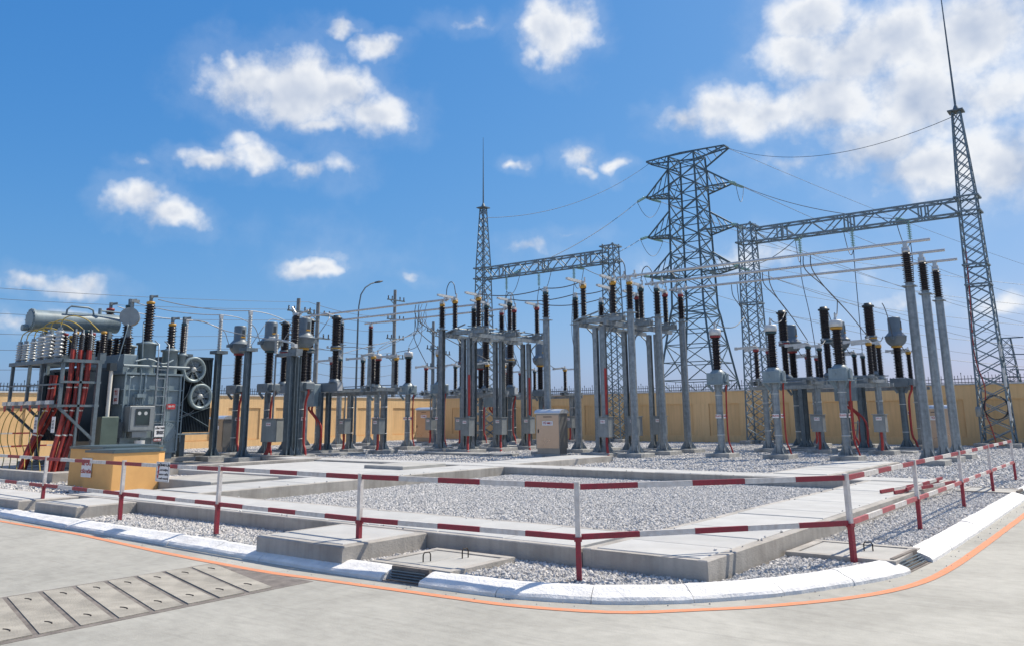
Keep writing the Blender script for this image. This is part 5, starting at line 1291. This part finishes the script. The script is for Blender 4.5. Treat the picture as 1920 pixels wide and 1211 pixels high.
FP = [(-24.8, 7.25), (-21.8, 7.2), (-18.9, 7.1), (-15.85, 6.95), (-12.95, 6.85), (-10.3, 6.8), (-7.4, 6.72), (-4.57, 6.93), (-2.76, 9.38), (-2.77, 12.45), (-2.78, 15.65), (-2.8, 18.8), (-2.83, 22.2)]
fence('red and white striped post and rail fence round the near corner of the yard', FP, 0, (8, 9, 10, 11))
fence('red and white striped fence in the far left behind the cable rack', [(-33.5, 8.0), (-33.5, 11), (-33.5, 14), (-33.5, 17)], .2)
g = MB().b2(-.19, .19, -.008, 0, -.25, .25, 0); o = tag(obj('danger_sign', g.mesh('danger_sign', 'sign_white'), None, (-11.72, 6.79, .84), R(-2)), 'white danger board with a red lightning bolt hung on the front fence', 'sign')
br = MB(); br.b2(-.165, .165, -.0095, -.0085, -.235, -.229); br.b2(-.165, .165, -.0095, -.0085, .229, .235); br.b2(-.171, -.165, -.0095, -.0085, -.235, .235); br.b2(.165, .171, -.0095, -.0085, -.235, .235); obj('border', br.mesh('border', 'ink'), o)
bt = MB(); pts = [(-.135, .15), (-.085, .15), (-.105, .04), (-.08, .04), (-.115, -.10), (-.095, -.10), (-.135, -.20), (-.15, -.09), (-.13, -.09), (-.145, .02), (-.125, .02)]
bt.add([(x, -.011, z) for x, z in pts], [tuple(range(len(pts)))]); obj('lightning_bolt', bt.mesh('lightning_bolt', 'sign_red'), o)
o.scale = (1, 1, .56)
lettering('DỪNG LẠI', .075, 'ink', o, (.03, -.010, .165), 0, .004); lettering('CÓ ĐIỆN', .055, 'ink', o, (.04, -.010, .04), 0, .002); lettering('NGUY HIỂM', .05, 'ink', o, (.04, -.010, -.07), 0, .002); lettering('CHẾT NGƯỜI', .045, 'ink', o, (.04, -.010, -.175), 0, .002)
# loose striped rails lying on the right trench
for i, (a, b) in enumerate((((-3.95, 15.25), (-3.62, 18.1)), ((-3.72, 15.2), (-3.30, 18.2)), ((-3.62, 15.6), (-3.62, 18.4)))):
    a = Vector((*a, ZT + .035 + .03 * (i == 2))); b = Vector((*b, ZT + .035 + .03 * (i == 2))); d = b - a
    o = obj('loose_rail', rail_mesh(2.9), None, a, math.atan2(d.y, d.x)); tag(o, 'loose red and white rail lying on the right trench, %s' % ('left one', 'right one', 'top one')[i], 'rail', 'loose rails')

# ------------------------------------------------------------------ kiosks
def kiosk(loc, rz, w, d, h, label, mt, txt, roof='stainless_top', base=.16, txtsize=.1):
    t = thing('control_kiosk', label, 'cabinet', (loc[0], loc[1], 0), rz)
    obj('footing', MB().b2(-w / 2 - .08, w / 2 + .08, -d / 2 - .08, d / 2 + .08, -.05, base, 0, .01).mesh('footing', 'plinth'), t)
    b = MB(); b.b2(-w / 2 + .03, w / 2 - .03, -d / 2 + .03, d / 2 - .03, base, base + .2); b.b2(-w / 2, w / 2, -d / 2, d / 2, base + .2, h)
    obj('body', b.mesh('body', mt[1]), t)
    dr = obj('door', MB().b2(-w / 2 + .03, w / 2 - .03, -d / 2 - .018, -d / 2 - .002, base + .23, h - .06).mesh('door', mt[0]), t)
    obj('handle', MB().box((-w / 2 + .10, -d / 2 - .03, base + .85), (.03, .03, .14)).mesh('handle', 'dark_paint'), dr)
    obj('vent_slot', MB().b2(-.18, .18, -d / 2 - .022, -d / 2 - .0185, h - .14, h - .11).mesh('vent_slot', 'dark_paint'), dr)
    n = 8; ow = .05; vs = []
    prof = [(-d / 2 - ow, h)] + [(-(d / 2 + ow) * math.cos(PI * i / n), h + .03 + .13 * math.sin(PI * i / n)) for i in range(n + 1)] + [(d / 2 + ow, h)]
    vs = [(s * (w / 2 + ow), y, z) for s in (-1, 1) for y, z in prof]; k = len(prof)
    obj('roof', MB().add(vs, [(i, i + 1, k + i + 1, k + i) for i in range(k - 1)] + [tuple(range(k - 1, -1, -1)), tuple(range(k, 2 * k)), (0, k, 2 * k - 1, k - 1)]).mesh('roof', roof), t)
    p = obj('number_plate', plate('sign_white', txtsize * 4.4, txtsize * 1.6), dr, (0, -d / 2 - .02, h - .36)); lettering(txt, txtsize, 'sign_red', p, (0, -.008, 0), 0, .004)
    return t
kiosk((-18.45, 26.35), R(10), .98, .72, 1.66, 'stainless steel control kiosk with a curved roof in front of the bus posts', ('stainless', 'stainless_dark'), 'TỦ MK1')
kiosk((-33.2, 22.0), 0, 1.05, .8, 1.55, 'dark steel control kiosk with a pale flat roof right of the radiators', ('stainless_dark', 'stainless_dark'), 'TỦ T1')
kiosk((-34.3, 36.4), 0, 1.25, .9, 1.95, 'brown steel kiosk with a pale roof against the left rear columns', ('stainless', 'stainless_dark'), 'TỦ MK2')
kiosk((-7.3, 38.0), 0, 1.1, .9, 1.7, 'tan steel kiosk half hidden behind the right end posts', ('stainless', 'stainless'), 'TỦ MK3')

# steps behind the right breaker
t = thing('service_steps', 'small galvanised service steps behind the right breaker', 'steps', (-10.9, 38.2, 0))
m = MB()
for x in (-.3, .3): m.bar((x, -.4, 0), (x, .2, 1.2), .05); m.bar((x, .25, 0), (x, .25, 1.25), .05)
obj('frame', m.mesh('frame', 'galv'), t)
for k in range(4): obj('tread', cached('tread', lambda: MB().b2(-.3, .3, -.12, .12, -.02, .02).mesh('tread', 'galv')), t, (0, -.33 + k * .15, .25 + k * .3))

# ------------------------------------------------------------------ street lamp, utility poles and far wires
t = thing('street_lamp', 'tall grey lamp post with a curved arm behind the left busbars', 'lamp', (-37, 33.05, 0))
obj('post', MB().cyl((0, 0, 0), (0, 0, 7.2), .075, .05, n=10).cyl((0, 0, 0), (0, 0, .6), .1, n=10).mesh('post', 'galv_dark'), t)
obj('arm', MB().tube([(0, 0, 7.2), (.0, .03, 8.0), (.02, .15, 8.7), (.05, .45, 9.15), (.09, .85, 9.42), (.12, 1.2, 9.55)], .04, 8).mesh('arm', 'galv_dark'), t)
h = MB(); h.lathe([(.0, 0), (.06, .02), (.13, .12), (.15, .35), (.10, .55), (.05, .62), (0, .63)], 12); lm = obj('lamp_head', h.mesh('lamp_head', 'dark_paint'), t, (.12, 1.1, 9.52)); lm.rotation_euler = (R(-76), 0, R(-10)); lm.scale = (1, .45, 1)
def upole(x, y, h, label, n=2):
    t = thing('utility_pole', label, 'pole', (x, y, 0)); obj('pole', MB().cyl((0, 0, 0), (0, 0, h), .19, .13, n=12).mesh('pole', 'pole_concrete'), t)
    for k in range(n):
        z = h - .9 - k * 1.6
        a = obj('cross_arm', MB().bar((0, -1.0, 0), (0, 1.0, 0), .09).bar((0, -.7, 0), (0, 0, -.5), .05).mesh('cross_arm', 'galv_dark'), t, (.15, 0, z))
        for q in (-.9, -.45, .45, .9): obj('insulator', insulator(.035, .07, .28, 4), a, (0, q, .05))
    return t
upole(-46, 35.65, 9.55, 'concrete utility pole behind the wall, left one of a pair'); upole(-46, 37.35, 9.45, 'concrete utility pole behind the wall, right one of a pair')
upole(-50, 48.7, 12.0, 'tall concrete pole with crossarms behind the wall left of centre', 4); upole(-52, 55.6, 10.05, 'shorter concrete pole behind the tall one', 3)
upole(-51.5, 56.2, 9.6, 'second shorter concrete pole behind the wall', 2)
for i, (z, dz) in enumerate(((9.4, 0), (8.9, .2), (8.2, 0), (7.2, .1), (6.4, 0), (5.4, .1), (4.6, 0))):
    wire('line_wire', 'overhead wire sagging past the pair of poles, %s from the top' % ('first', 'second', 'third', 'fourth', 'fifth', 'sixth', 'seventh')[i], catenary((-46, 36.5 + i * .1, z), (-46 - i, -12, z - 1.0), .9, 16), .012, 'wire', 'wire', 'overhead wires at the left')
    wire('line_wire', 'overhead wire from the pair of poles to the tall pole, %s from the top' % ('first', 'second', 'third', 'fourth', 'fifth', 'sixth', 'seventh')[i], catenary((-46, 36.5 + i * .1, z), (-50, 48.7, z + .4), .35, 10), .016, 'wire', 'wire', 'overhead wires between the poles')
for i in range(5):
    wire('line_wire', 'far overhead line wire crossing the right sky, %s' % ('highest', 'second', 'third', 'fourth', 'lowest')[i], catenary((TX + 2 + i * .3, TY + 6, 15.2 - i * 1.9), (25, 95, 9 - i * 1.1), 2.0, 16), .014, 'wire', 'wire', 'far line wires')
